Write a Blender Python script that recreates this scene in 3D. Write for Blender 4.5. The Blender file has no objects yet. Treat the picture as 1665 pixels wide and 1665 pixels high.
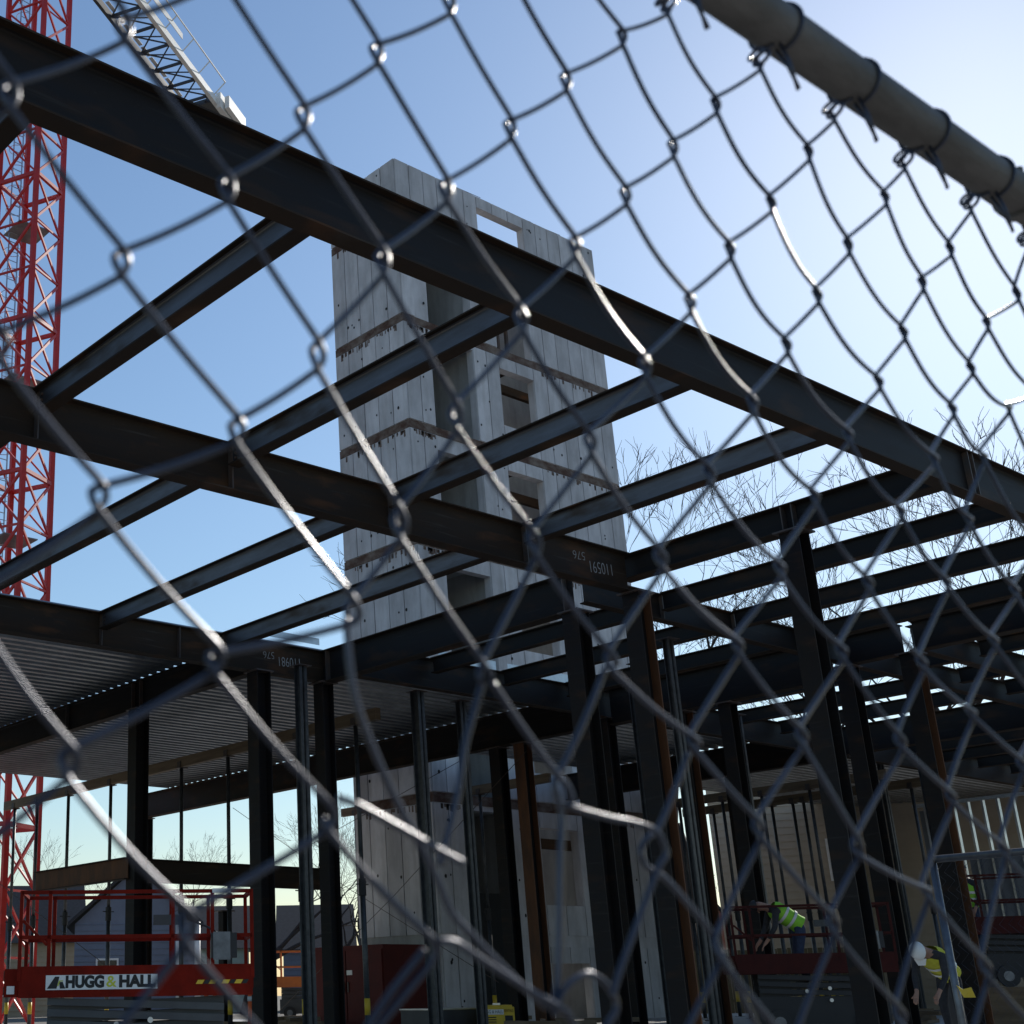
import bpy, bmesh, math, random
import numpy as np
from mathutils import Vector, Matrix

R = math.radians
SC = bpy.context.scene
COL = SC.collection
random.seed(7)

# ------------------------------------------------------------------ camera
YAW, PITCH, ROLL = 52.844, 19.966, 0.8746
ca, sa, cb, sb = math.cos(R(YAW)), math.sin(R(YAW)), math.cos(R(PITCH)), math.sin(R(PITCH))
fwd = Vector((ca * cb, sa * cb, sb))
r0 = Vector((sa, -ca, 0))
d0 = fwd.cross(r0)
if d0.z > 0:
    d0 = -d0
cr, sr = math.cos(R(ROLL)), math.sin(R(ROLL))
rgt = cr * r0 + sr * d0
dwn = -sr * r0 + cr * d0
cam_d = bpy.data.cameras.new('camera')
cam = bpy.data.objects.new('camera', cam_d)
COL.objects.link(cam)
m = Matrix.Identity(4)
for i in range(3):
    m[i][0] = rgt[i]; m[i][1] = -dwn[i]; m[i][2] = -fwd[i]
cam.matrix_world = m
cam_d.sensor_fit = 'HORIZONTAL'
cam_d.sensor_width = 36
cam_d.lens = 2165.14 / 1665 * 36
cam_d.shift_x = (832.5 - 400) / 1665
cam_d.clip_start = 0.05
cam_d.clip_end = 3000
cam_d.dof.use_dof = True
cam_d.dof.focus_distance = 16
cam_d.dof.aperture_fstop = 16
cam_d.dof.aperture_blades = 0
SC.camera = cam

# ------------------------------------------------------------------ sky, sun, exposure
SUN_EL, SUN_AZ = 31.0, 19.3          # azimuth from +X towards +Y
world = bpy.data.worlds.new('World')
SC.world = world
world.use_nodes = True
wn = world.node_tree
sky = wn.nodes.new('ShaderNodeTexSky')
sky.sky_type = 'NISHITA'
sky.sun_disc = False
sky.sun_elevation = R(SUN_EL)
sky.sun_rotation = R(90 - SUN_AZ)
sky.air_density = 1.45
sky.dust_density = 0.38
sky.ozone_density = 5.0
sky.altitude = 100
bg = wn.nodes['Background']
bg.inputs['Strength'].default_value = 0.118
wn.links.new(sky.outputs['Color'], bg.inputs['Color'])
sun_d = bpy.data.lights.new('sun', 'SUN')
sun_d.energy = 5.0
sun_d.angle = R(0.55)
sun_d.color = (1.0, 0.94, 0.85)
sun = bpy.data.objects.new('sun', sun_d)
COL.objects.link(sun)
sv = Vector((math.cos(R(SUN_AZ)) * math.cos(R(SUN_EL)), math.sin(R(SUN_AZ)) * math.cos(R(SUN_EL)), math.sin(R(SUN_EL))))
sun.rotation_euler = sv.to_track_quat('Z', 'Y').to_euler()
sun.location = sv * 120
SC.view_settings.view_transform = 'Standard'
SC.view_settings.look = 'None'
SC.view_settings.gamma = 1
SC.view_settings.use_curve_mapping = False
SC.view_settings.exposure = 0.0

# ------------------------------------------------------------------ materials
def mat(name, c1, c2=None, scale=4.0, rough=0.6, metal=0.0, stretch=(1, 1, 1), bump=0.0, contrast=(0.35, 0.65), rough2=None, spec=0.5, detail=6):
    M = bpy.data.materials.new(name)
    M.use_nodes = True
    nt = M.node_tree
    b = nt.nodes['Principled BSDF']
    b.inputs['Roughness'].default_value = rough
    b.inputs['Metallic'].default_value = metal
    b.inputs['Specular IOR Level'].default_value = spec
    if c2 is None:
        c2 = tuple(x * 0.8 for x in c1)
    tc = nt.nodes.new('ShaderNodeTexCoord')
    mp = nt.nodes.new('ShaderNodeMapping')
    mp.inputs['Scale'].default_value = stretch
    nz = nt.nodes.new('ShaderNodeTexNoise')
    nz.inputs['Scale'].default_value = scale
    nz.inputs['Detail'].default_value = detail
    nz.inputs['Roughness'].default_value = 0.65
    rp = nt.nodes.new('ShaderNodeValToRGB')
    rp.color_ramp.elements[0].position = contrast[0]
    rp.color_ramp.elements[1].position = contrast[1]
    rp.color_ramp.elements[0].color = (*c1, 1)
    rp.color_ramp.elements[1].color = (*c2, 1)
    L = nt.links
    L.new(tc.outputs['Object'], mp.inputs['Vector'])
    L.new(mp.outputs['Vector'], nz.inputs['Vector'])
    L.new(nz.outputs['Fac'], rp.inputs['Fac'])
    L.new(rp.outputs['Color'], b.inputs['Base Color'])
    if rough2 is not None:
        mr = nt.nodes.new('ShaderNodeMapRange')
        mr.inputs['To Min'].default_value = rough
        mr.inputs['To Max'].default_value = rough2
        L.new(nz.outputs['Fac'], mr.inputs['Value'])
        L.new(mr.outputs['Result'], b.inputs['Roughness'])
    if bump:
        bp = nt.nodes.new('ShaderNodeBump')
        bp.inputs['Strength'].default_value = bump
        bp.inputs['Distance'].default_value = 0.02
        L.new(nz.outputs['Fac'], bp.inputs['Height'])
        L.new(bp.outputs['Normal'], b.inputs['Normal'])
    return M

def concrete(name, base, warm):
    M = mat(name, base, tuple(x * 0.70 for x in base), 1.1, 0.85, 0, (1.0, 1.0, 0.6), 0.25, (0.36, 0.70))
    nt = M.node_tree
    b = nt.nodes['Principled BSDF']
    rp = [n for n in nt.nodes if n.bl_idname == 'ShaderNodeValToRGB'][0]
    tc = [n for n in nt.nodes if n.bl_idname == 'ShaderNodeTexCoord'][0]
    mp = nt.nodes.new('ShaderNodeMapping')
    mp.inputs['Scale'].default_value = (2.2, 2.2, 0.35)
    n2 = nt.nodes.new('ShaderNodeTexNoise')
    n2.inputs['Scale'].default_value = 2.0
    n2.inputs['Detail'].default_value = 8
    r2 = nt.nodes.new('ShaderNodeValToRGB')
    r2.color_ramp.elements[0].position = 0.36
    r2.color_ramp.elements[0].color = (0.55, 0.52, 0.48, 1)
    r2.color_ramp.elements[1].position = 0.56
    r2.color_ramp.elements[1].color = (1, 1, 1, 1)
    mx = nt.nodes.new('ShaderNodeMix')
    mx.data_type = 'RGBA'
    mx.blend_type = 'MULTIPLY'
    mx.inputs['Factor'].default_value = 0.30
    L = nt.links
    L.new(tc.outputs['Object'], mp.inputs['Vector'])
    L.new(mp.outputs['Vector'], n2.inputs['Vector'])
    L.new(n2.outputs['Fac'], r2.inputs['Fac'])
    L.new(rp.outputs['Color'], mx.inputs['A'])
    L.new(r2.outputs['Color'], mx.inputs['B'])
    oi = nt.nodes.new('ShaderNodeObjectInfo')
    mr = nt.nodes.new('ShaderNodeMapRange'); mr.inputs['To Min'].default_value = 0.80; mr.inputs['To Max'].default_value = 1.10
    hs = nt.nodes.new('ShaderNodeHueSaturation')
    L.new(oi.outputs['Random'], mr.inputs['Value']); L.new(mr.outputs['Result'], hs.inputs['Value'])
    L.new(mx.outputs['Result'], hs.inputs['Color'])
    L.new(hs.outputs['Color'], b.inputs['Base Color'])
    return M

def steel(name, c1, c2, rough, metal, rust, dust, bump=0.10, spec=0.5):
    M = mat(name, c1, c2, 1.5, rough, metal, (0.5, 0.5, 3.0), bump, (0.40, 0.72), min(0.95, rough + 0.2), spec)
    nt = M.node_tree; L = nt.links
    b = nt.nodes['Principled BSDF']
    prev = [n for n in nt.nodes if n.bl_idname == 'ShaderNodeValToRGB'][0].outputs['Color']
    tc = [n for n in nt.nodes if n.bl_idname == 'ShaderNodeTexCoord'][0]
    for (sc, st, col, lo, hi, amt) in ((3.0, (0.35, 0.35, 1.2), rust, 0.56, 0.72, 0.8), (9.0, (0.12, 0.12, 2.2), dust, 0.60, 0.78, 0.55), (40.0, (1, 1, 1), dust, 0.66, 0.74, 0.35)):
        mp = nt.nodes.new('ShaderNodeMapping'); mp.inputs['Scale'].default_value = st
        nz = nt.nodes.new('ShaderNodeTexNoise'); nz.inputs['Scale'].default_value = sc; nz.inputs['Detail'].default_value = 7
        rp = nt.nodes.new('ShaderNodeMapRange'); rp.inputs['From Min'].default_value = lo; rp.inputs['From Max'].default_value = hi
        rp.inputs['To Max'].default_value = amt
        mx = nt.nodes.new('ShaderNodeMix'); mx.data_type = 'RGBA'; mx.inputs['B'].default_value = (*col, 1)
        L.new(tc.outputs['Object'], mp.inputs['Vector']); L.new(mp.outputs['Vector'], nz.inputs['Vector'])
        L.new(nz.outputs['Fac'], rp.inputs['Value']); L.new(rp.outputs['Result'], mx.inputs['Factor']); L.new(prev, mx.inputs['A'])
        prev = mx.outputs['Result']
    L.new(prev, b.inputs['Base Color'])
    return M
M_STEEL = steel('mill_scale_steel', (0.013, 0.012, 0.013), (0.019, 0.014, 0.011), 0.48, 0.0, (0.045, 0.024, 0.013), (0.045, 0.042, 0.038), spec=0.15)
M_SHEEN = steel('sky_sheen_web_steel', (0.15, 0.142, 0.150), (0.095, 0.082, 0.078), 0.36, 0.88, (0.060, 0.034, 0.020), (0.12, 0.11, 0.10))  # paler copy of the frame steel, sky sheen on the left joists put in
M_BROWN = steel('rusty_steel', (0.028, 0.019, 0.013), (0.044, 0.025, 0.013), 0.65, 0.0, (0.105, 0.045, 0.018), (0.085, 0.072, 0.058), spec=0.2)
M_RUST = mat('orange_rust_steel', (0.06, 0.026, 0.012), (0.17, 0.06, 0.017), 2.5, 0.75, 0.0, (1, 1, 0.3), 0.2, (0.35, 0.7))
M_PLATE = mat('plate_steel', (0.05, 0.046, 0.045), (0.10, 0.06, 0.04), 5, 0.55)
M_DECK = mat('galvanised_deck', (0.34, 0.35, 0.36), (0.20, 0.205, 0.21), 2, 0.34, 0.85, (1, 1, 1), 0.0, (0.3, 0.7), 0.5)
M_GALV = mat('galvanised_sheet', (0.55, 0.57, 0.6), (0.42, 0.45, 0.5), 4, 0.3, 0.9)
M_WIRE = mat('galvanised_wire', (0.070, 0.074, 0.096), (0.038, 0.042, 0.060), 18, 0.34, 0.66)
M_RAIL = mat('weathered_pipe', (0.165, 0.155, 0.145), (0.075, 0.070, 0.064), 26, 0.55, 0.35, (0.4, 1, 1), 0.2, (0.3, 0.7), 0.65)
M_POST = mat('galvanised_prop', (0.10, 0.105, 0.11), (0.06, 0.062, 0.066), 9, 0.45, 0.6)
M_PIPE = mat('dull_galvanised_pipe', (0.16, 0.17, 0.19), (0.10, 0.105, 0.12), 8, 0.38, 0.8)
M_TIMBER = mat('timber', (0.20, 0.14, 0.08), (0.12, 0.08, 0.045), 3, 0.7, 0, (0.3, 0.3, 4))
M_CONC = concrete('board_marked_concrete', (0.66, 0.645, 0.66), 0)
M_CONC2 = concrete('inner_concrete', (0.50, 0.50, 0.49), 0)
M_BAND = mat('rust_stained_joint', (0.075, 0.034, 0.02), (0.21, 0.165, 0.135), 1.8, 0.85, 0, (1, 1, 1.5), 0.3, (0.40, 0.66))
M_HOLE = mat('hole_shade', (0.02, 0.02, 0.02), None, 5, 0.9)  # near-black colour standing for the shade inside openings
M_RED = mat('crane_red', (0.56, 0.022, 0.016), (0.42, 0.016, 0.013), 3, 0.42)
M_WHITE = mat('white_paint', (0.80, 0.80, 0.78), (0.70, 0.70, 0.68), 2, 0.45)
M_DGREY = mat('dark_grey_paint', (0.06, 0.065, 0.07), (0.045, 0.045, 0.05), 3, 0.5)
M_LIFT = mat('lift_red', (0.20, 0.011, 0.004), (0.13, 0.008, 0.003), 5, 0.7, spec=0.12)
M_ORANGE = mat('orange_paint', (0.62, 0.17, 0.03), (0.5, 0.13, 0.03), 4, 0.5)
M_YELLOW = mat('yellow_paint', (0.75, 0.50, 0.03), (0.62, 0.42, 0.03), 5, 0.5)
M_BLACK = mat('black_rubber', (0.018, 0.018, 0.02), None, 6, 0.6)
M_INK = mat('black_print', (0.012, 0.012, 0.012), None, 6, 0.6)
M_LIME = mat('lime_fabric', (0.28, 0.62, 0.04), (0.22, 0.52, 0.035), 14, 0.8)
M_HIVIS = mat('yellow_fabric', (0.62, 0.60, 0.05), (0.5, 0.46, 0.04), 14, 0.8)
M_HIOR = mat('orange_fabric', (0.72, 0.13, 0.03), (0.6, 0.10, 0.025), 14, 0.8)
M_REFL = mat('reflective_tape', (0.70, 0.70, 0.68), None, 5, 0.35)
M_JEANS = mat('blue_denim', (0.030, 0.045, 0.09), (0.02, 0.03, 0.065), 20, 0.9)
M_SHIRT = mat('dark_shirt', (0.035, 0.035, 0.04), (0.02, 0.02, 0.024), 15, 0.9)
M_SKIN = mat('skin', (0.34, 0.19, 0.13), (0.30, 0.16, 0.11), 10, 0.6)
M_CHALK = mat('chalk', (0.42, 0.40, 0.38), (0.30, 0.28, 0.26), 30, 0.9)
M_GRAF = mat('yellow_spray', (0.6, 0.62, 0.05), None, 10, 0.7)
M_BARK = mat('bark', (0.034, 0.027, 0.026), (0.022, 0.018, 0.018), 3, 0.9)
M_SLAB = mat('pale_slab', (0.48, 0.47, 0.45), (0.36, 0.355, 0.34), 0.35, 0.85, 0, (1, 1, 1), 0.2)
M_DIRT = mat('pale_dirt', (0.17, 0.155, 0.13), (0.12, 0.108, 0.09), 0.25, 0.95, 0, (1, 1, 1), 0.4)
M_PAVE = mat('pavement_grey', (0.24, 0.235, 0.225), (0.18, 0.175, 0.17), 1.5, 0.9)
M_CREAM = mat('cream_siding', (0.42, 0.355, 0.275), (0.36, 0.305, 0.235), 1.0, 0.8)
M_TAN = mat('tan_siding', (0.44, 0.35, 0.24), (0.38, 0.30, 0.20), 1.0, 0.8)
M_BLUEG = mat('blue_grey_siding', (0.17, 0.20, 0.26), (0.14, 0.165, 0.22), 1.0, 0.8)
M_PALEG = mat('pale_green_siding', (0.42, 0.50, 0.43), (0.36, 0.43, 0.37), 1.0, 0.8)
M_ROOF = mat('dark_shingles', (0.045, 0.045, 0.05), (0.03, 0.03, 0.033), 6, 0.9)
M_FENCEW = mat('weathered_fence_boards', (0.12, 0.10, 0.055), (0.085, 0.07, 0.04), 2, 0.9)
M_BRICK = mat('brick_red', (0.30, 0.11, 0.07), (0.24, 0.085, 0.055), 4, 0.9)
M_GLASS = mat('dark_glass', (0.03, 0.035, 0.04), None, 2, 0.12)
M_CONT = mat('dark_red_container', (0.095, 0.011, 0.008), (0.070, 0.009, 0.007), 2, 0.6, spec=0.2)
M_LIFT_SHADE = mat('shaded_lift_red', (0.055, 0.008, 0.006), (0.035, 0.006, 0.005), 6, 0.7, spec=0.2)  # lift red with the shade under the frame put into the colour
M_TUFT = mat('site_panel_grey', (0.20, 0.21, 0.22), (0.16, 0.165, 0.175), 1.2, 0.7)

# ------------------------------------------------------------------ helpers
class MB:
    def __init__(self):
        self.v = []; self.f = []
    def add(self, vs, fs):
        n = len(self.v)
        self.v += [tuple(p) for p in vs]
        self.f += [tuple(i + n for i in f) for f in fs]
        return self
    def box(self, a, b):
        x0, y0, z0 = a; x1, y1, z1 = b
        return self.add([(x0, y0, z0), (x1, y0, z0), (x1, y1, z0), (x0, y1, z0), (x0, y0, z1), (x1, y0, z1), (x1, y1, z1), (x0, y1, z1)],
                        [(0, 3, 2, 1), (4, 5, 6, 7), (0, 1, 5, 4), (1, 2, 6, 5), (2, 3, 7, 6), (3, 0, 4, 7)])
    def bar(self, p, q, w, h, up=(0, 0, 1)):
        p = Vector(p); q = Vector(q)
        t = (q - p).normalized(); u = Vector(up)
        if abs(t.dot(u)) > 0.98:
            u = Vector((1, 0, 0))
        s = t.cross(u).normalized(); u = s.cross(t)
        vs = []
        for e in (p, q):
            for (a, b) in ((-1, -1), (1, -1), (1, 1), (-1, 1)):
                vs.append(e + s * (a * w / 2) + u * (b * h / 2))
        return self.add(vs, [(0, 1, 2, 3), (7, 6, 5, 4), (0, 4, 5, 1), (1, 5, 6, 2), (2, 6, 7, 3), (3, 7, 4, 0)])
    def tube(self, pts, r, n=6, caps=True):
        pts = [Vector(p) for p in pts]
        rs = r if isinstance(r, (list, tuple)) else [r] * len(pts)
        k = len(pts)
        prev = None; rings = []
        for i, p in enumerate(pts):
            t = (pts[min(i + 1, k - 1)] - pts[max(i - 1, 0)])
            t = t.normalized() if t.length > 1e-9 else Vector((0, 0, 1))
            if prev is None:
                a = Vector((0, 0, 1)) if abs(t.z) < 0.9 else Vector((1, 0, 0))
                s = t.cross(a).normalized()
            else:
                s = (prev - t * prev.dot(t))
                s = s.normalized() if s.length > 1e-6 else t.orthogonal().normalized()
            prev = s
            u = t.cross(s)
            rings.append([p + (s * math.cos(2 * math.pi * j / n) + u * math.sin(2 * math.pi * j / n)) * rs[i] for j in range(n)])
        vs = [q for g in rings for q in g]
        fs = []
        for i in range(k - 1):
            for j in range(n):
                fs.append((i * n + j, i * n + (j + 1) % n, (i + 1) * n + (j + 1) % n, (i + 1) * n + j))
        if caps:
            fs.append(tuple(reversed(range(n)))); fs.append(tuple((k - 1) * n + j for j in range(n)))
        return self.add(vs, fs)
    def cyl(self, p, q, r, n=10, r2=None):
        return self.tube([p, q], [r, r if r2 is None else r2], n)
    def prism(self, poly, axis, a, b):
        # polygon in the two other axes, extruded along axis from a to b
        n = len(poly)
        def pt(u, v, w):
            return {'x': (w, u, v), 'y': (u, w, v), 'z': (u, v, w)}[axis]
        vs = [pt(u, v, a) for u, v in poly] + [pt(u, v, b) for u, v in poly]
        fs = [tuple(range(n)), tuple(reversed(range(n, 2 * n)))] + [(i, n + i, n + (i + 1) % n, (i + 1) % n) for i in range(n)]
        return self.add(vs, fs)
    def build(self, name, material, parent=None, smooth=False, fix=True):
        off = Vector((0, 0, 0))
        if parent is not None:
            q = parent
            while q is not None:
                off = off + Vector(q.location); q = q.parent
        me = bpy.data.meshes.new(name)
        me.from_pydata([(Vector(p) - off) for p in self.v], [], self.f)
        if fix:
            bm = bmesh.new(); bm.from_mesh(me)
            bmesh.ops.recalc_face_normals(bm, faces=bm.faces)
            bm.to_mesh(me); bm.free()
        me.materials.append(material)
        if smooth:
            me.polygons.foreach_set('use_smooth', [True] * len(me.polygons))
        o = bpy.data.objects.new(name, me)
        COL.objects.link(o)
        if parent is not None:
            o.parent = parent
        return o

def tag(o, label, cat, group=None):
    o['label'] = label; o['category'] = cat
    if group:
        o['group'] = group
    return o

def thing(name, label, cat, loc=(0, 0, 0), group=None):
    o = bpy.data.objects.new(name, None)
    o.empty_display_size = 0.2
    o.location = loc
    COL.objects.link(o)
    return tag(o, label, cat, group)

def struct(o):
    o['kind'] = 'structure'
    return o

def share(src, name, parent, loc, rz=0.0, material=None):
    o = bpy.data.objects.new(name, src.data)
    o.parent = parent; o.location = loc
    if rz:
        o.rotation_euler = (0, 0, rz)
    COL.objects.link(o)
    return o

def copy_tree(o, parent=None):
    c = o.copy(); COL.objects.link(c); c.parent = parent
    for ch in list(o.children):
        copy_tree(ch, c)
    return c

def text_obj(name, body, size, mtx, material, parent, depth=0.002, spacing=1.0, bold=0.0, width=None):
    cu = bpy.data.curves.new(name, 'FONT')
    cu.body = body; cu.size = size; cu.extrude = depth; cu.space_character = spacing
    cu.offset = bold
    cu.align_x = 'CENTER'; cu.align_y = 'CENTER'
    tmp = bpy.data.objects.new('tmp_text', cu)
    COL.objects.link(tmp)
    dg = bpy.context.evaluated_depsgraph_get()
    me = bpy.data.meshes.new_from_object(tmp.evaluated_get(dg))
    me.name = name
    bpy.data.objects.remove(tmp)
    me.materials.clear(); me.materials.append(material)
    if width:
        xs = [v.co.x for v in me.vertices]
        k = width / (max(xs) - min(xs))
        for v in me.vertices:
            v.co.x *= k
    off = Vector((0, 0, 0)); q = parent
    while q is not None:
        off = off + Vector(q.location); q = q.parent
    me.transform(Matrix.Translation(-off) @ mtx)
    o = bpy.data.objects.new(name, me)
    COL.objects.link(o)
    o.parent = parent
    return o

def frame_mtx(origin, xaxis, yaxis):
    x = Vector(xaxis).normalized(); y = Vector(yaxis).normalized(); z = x.cross(y)
    mm = Matrix.Identity(4)
    for i in range(3):
        mm[i][0] = x[i]; mm[i][1] = y[i]; mm[i][2] = z[i]; mm[i][3] = origin[i]
    return mm

GZ = -0.80            # level of the building site slab
GN = -1.60            # level of the pavement outside the fence
HT = 6.20             # top of the floor steel

# ------------------------------------------------------------------ ground
g = MB(); g.box((-900, 7.5, GZ - 0.6), (1300, 1500, GZ))
struct(g.build('ground', M_DIRT))
g = MB(); g.box((-900, -900, GN - 0.6), (1300, 7.5, GN))
struct(g.build('pavement', M_PAVE))
g = MB(); g.box((2, 8.2, GZ), (46, 42, GZ + 0.005))
struct(g.build('floor_slab', M_SLAB))

# ------------------------------------------------------------------ steel frame
def ibeam(axis, a, b, c, top, d, bf, label, group, web=M_STEEL, fl=None, name='steel_beam', tf=0.018, tw=0.012, plates=(), cap=True):
    """I section running along axis ('x' or 'y') from a to b at cross position c, its top at height top"""
    fl = fl or web
    mid = (a + b) / 2
    loc = (mid, c, top - d) if axis == 'x' else (c, mid, top - d)
    t = thing(name, label, 'beam', loc, group)
    def bx(u0, u1, v0, v1, z0, z1):
        return ((u0, v0, z0), (u1, v1, z1)) if axis == 'x' else ((v0, u0, z0), (v1, u1, z1))
    MB().box(*bx(a, b, c - tw / 2, c + tw / 2, top - d + tf, top - tf)).build('web', web, t)
    MB().box(*bx(a, b, c - bf / 2, c + bf / 2, top - tf, top)).build('flange', fl, t)
    MB().box(*bx(a, b, c - bf / 2, c + bf / 2, top - d, top - d + tf)).build('flange', fl, t)
    # rounded fillets where the web meets the flanges, as rolled sections have
    fr = 0.022
    for s in (-1, 1):
        w0 = c + s * tw / 2
        k = MB()
        for z0, sg in ((top - tf, -1), (top - d + tf, 1)):
            poly = [(w0, z0), (w0 + s * fr, z0), (w0 + s * fr * 0.3, z0 + sg * fr * 0.3), (w0, z0 + sg * fr)]
            if axis == 'y':
                k.prism(poly, 'y', a, b)
            else:
                k.prism(poly, 'x', a, b)
        k.build('fillet', web, t)
    for p in plates:
        for s in (-1, 1):
            MB().box(*bx(p - 0.008, p + 0.008, min(c + s * tw / 2, c + s * (bf / 2 - 0.012)), max(c + s * tw / 2, c + s * (bf / 2 - 0.012)), top - d + tf + 0.001, top - tf - 0.001)).build('stiffener', M_PLATE, t)
    return t

def column(x, y, top, label, group=None, s=0.30, web=M_STEEL, fl=M_STEEL, base=GZ, rot=0, rust=False, capplate=True):
    t = thing('steel_column', label, 'column', (x, y, base), group)
    tf, tw = 0.02, 0.014
    b0 = base + 0.03
    tp = top - (0.025 if capplate else 0)
    def bx(u0, u1, v0, v1):
        return ((x + u0, y + v0, b0), (x + u1, y + v1, tp)) if not rot else ((x + v0, y + u0, b0), (x + v1, y + u1, tp))
    MB().box(*bx(-s / 2 + tf, s / 2 - tf, -tw / 2, tw / 2)).build('web', web, t)
    MB().box(*bx(-s / 2, -s / 2 + tf, -s / 2, s / 2)).build('flange', fl, t)
    MB().box(*bx(s / 2 - tf, s / 2, -s / 2, s / 2)).build('flange', M_RUST if rust else fl, t)
    MB().box((x - 0.24, y - 0.24, base), (x + 0.24, y + 0.24, b0)).build('base_plate', M_PLATE, t)
    if capplate:
        MB().box((x - 0.20, y - 0.20, tp), (x + 0.20, y + 0.20, tp + 0.024)).build('cap_plate', M_PLATE, t)
    return t

def cleat(beam, x, y, sgn, d, top):
    """bolted shear tab where a joist meets a girder"""
    MB().box((x + 0.008, min(y, y + sgn * 0.11), top - d + 0.05), (x + 0.018, max(y, y + sgn * 0.11), top - 0.05)).build('shear_tab', M_PLATE, beam)
    for q in range(3):
        z = top - d + 0.09 + q * (d - 0.18) / 2
        MB().cyl((x - 0.028, y + sgn * 0.07, z), (x + 0.034, y + sgn * 0.07, z), 0.017, 6).build('bolt', M_PLATE, beam)
JX = [3.55, 6.14, 8.73, 11.30, 13.86]
G_TOP = 'girders of the near steel frame'
P1 = ibeam('x', -4.0, 34.0, 6.83, HT, 0.60, 0.18, 'nearest and longest dark steel girder crossing the picture from upper left to right edge', None, M_STEEL, M_BROWN, plates=[16.28, 16.40])
P2 = ibeam('x', -2.0, 16.14, 11.85, HT, 0.60, 0.20, 'second brown girder behind the nearest one, ending at the middle column, chalk numbers at its right end', None, M_BROWN, M_BROWN, plates=JX[1:])
P3 = ibeam('x', -2.0, 16.27, 19.10, HT, 0.60, 0.20, 'rust brown girder along the front edge of the left metal deck, chalk numbers at its right end', None, M_BROWN, M_BROWN, plates=JX[2:] + [12.9])
nm = ['leftmost joist between the two nearest girders, only its dark end showing at the left edge',
      'long joist between the two nearest girders, in front of the blue sky and red crane mast',
      'joist between the two nearest girders, crossing the left face of the concrete tower',
      'joist between the two nearest girders, crossing the windows of the concrete tower',
      'joist between the two nearest girders, crossing the right edge of the concrete tower']
for x, l in zip(JX, nm):
    jb_ = ibeam('y', 6.93, 11.75, x, HT, 0.31, 0.165, l, 'joists between the two nearest girders', M_SHEEN, M_BROWN)
    cleat(jb_, x, 6.93, 1, 0.31, HT); cleat(jb_, x, 11.75, -1, 0.31, HT)
nm = ['joist running from the second girder out past the left edge of the picture',
      'joist in front of the foot of the red crane mast, between second and third girders',
      'joist between the second and third girders, its upper end under the chalked second girder by the tower',
      'joist between the second and third girders nearest the tower base, ending at the blue deck edge strip']
for x, l in zip(JX[1:], nm):
    jb_ = ibeam('y', 11.95, 19.0, x, HT, 0.31, 0.165, l, 'joists between the second and third girders', M_SHEEN, M_BROWN)
    cleat(jb_, x, 11.95, 1, 0.31, HT); cleat(jb_, x, 19.0, -1, 0.31, HT)
ibeam('y', 6.93, 11.97, 16.28, HT, 0.38, 0.25, 'thick beam resting on the tall right column, joining the nearest girder at right', None, M_STEEL, M_BROWN, plates=[9.09, 9.25])
ibeam('y', 12.98, 19.24, 16.28, HT, 0.62, 0.25, 'deep dark girder in front of the foot of the concrete tower, above a pair of columns', None, M_STEEL, M_BROWN, plates=[13.1, 18.9])
# right hand bays
words = ['first', 'second', 'third', 'fourth', 'fifth', 'sixth', 'seventh', 'eighth', 'ninth']
SX = [18.40, 20.42, 22.40]
for k, x in enumerate(SX):
    ibeam('y', 6.93, 12.83, x, HT, 0.31, 0.165, '%s long slat-like joist below the thick beam on the tall right column, counted downwards' % words[k], 'joists of the right bay', M_STEEL, M_BROWN)
    ibeam('y', 13.02, 18.25, x, HT, 0.31, 0.165, '%s joist seen between the two middle columns, counted downwards' % words[k], 'joists behind the middle columns', M_STEEL, M_BROWN)
ibeam('x', 16.45, 34.0, 12.92, HT - 0.01, 0.45, 0.17, 'girder running right from behind the middle column, under the right bay joists', None, M_STEEL, M_BROWN, plates=SX)
ibeam('x', 23.9, 32.35, 11.53, HT - 0.012, 0.46, 0.18, 'girder with a pale bottom edge at the right side, behind the right columns', None, M_STEEL, M_BROWN)
ibeam('x', 16.45, 52.0, 18.34, HT - 0.01, 0.60, 0.18, 'girder carrying the near edge of the far metal deck, below the joists', None, M_STEEL, M_BROWN)
ibeam('y', 4.0, 6.7, 23.75, HT, 0.55, 0.22, 'wide girder at the far right edge of the steel frame', None, M_STEEL, M_BROWN)
ibeam('y', 6.95, 11.42, 23.75, HT, 0.55, 0.22, 'wide black girder across the right columns, near half', None, M_STEEL, M_BROWN)
ibeam('y', 11.64, 12.82, 23.75, HT, 0.55, 0.22, 'short girder piece joining the twin right columns', None, M_STEEL, M_BROWN)
ibeam('y', 13.03, 18.24, 23.75, HT, 0.78, 0.25, 'deep black girder between the middle columns and the tall right column', None, M_STEEL, M_BROWN)
ibeam('y', 18.45, 37.8, 23.75, HT, 0.76, 0.25, 'deep girder under the metal deck with a row of bright light dots along its top', None, M_STEEL, M_BROWN)
ibeam('y', 4.0, 18.24, 32.50, HT, 0.70, 0.25, 'far girder in the dark right background below the thin strips of sky', None, M_STEEL, M_BROWN)
ibeam('y', 18.45, 27.0, 32.50, HT, 0.76, 0.25, 'far girder under the deck with bright dots, right of the orange rust column', None, M_STEEL, M_BROWN)
for k, x in enumerate([26.25, 28.30, 30.32]):
    for (y0, y1, w) in ((4.0, 6.72, 'nearest'), (6.95, 11.42, 'near'), (11.63, 12.82, 'middle'), (13.02, 18.24, 'far')):
        ibeam('y', y0, y1, x, HT, 0.31, 0.165, 'thin black joist among strips of sky at right, %s run' % w, 'thin black joists at right, ' + w + ' run', M_STEEL, M_BROWN)
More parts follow.
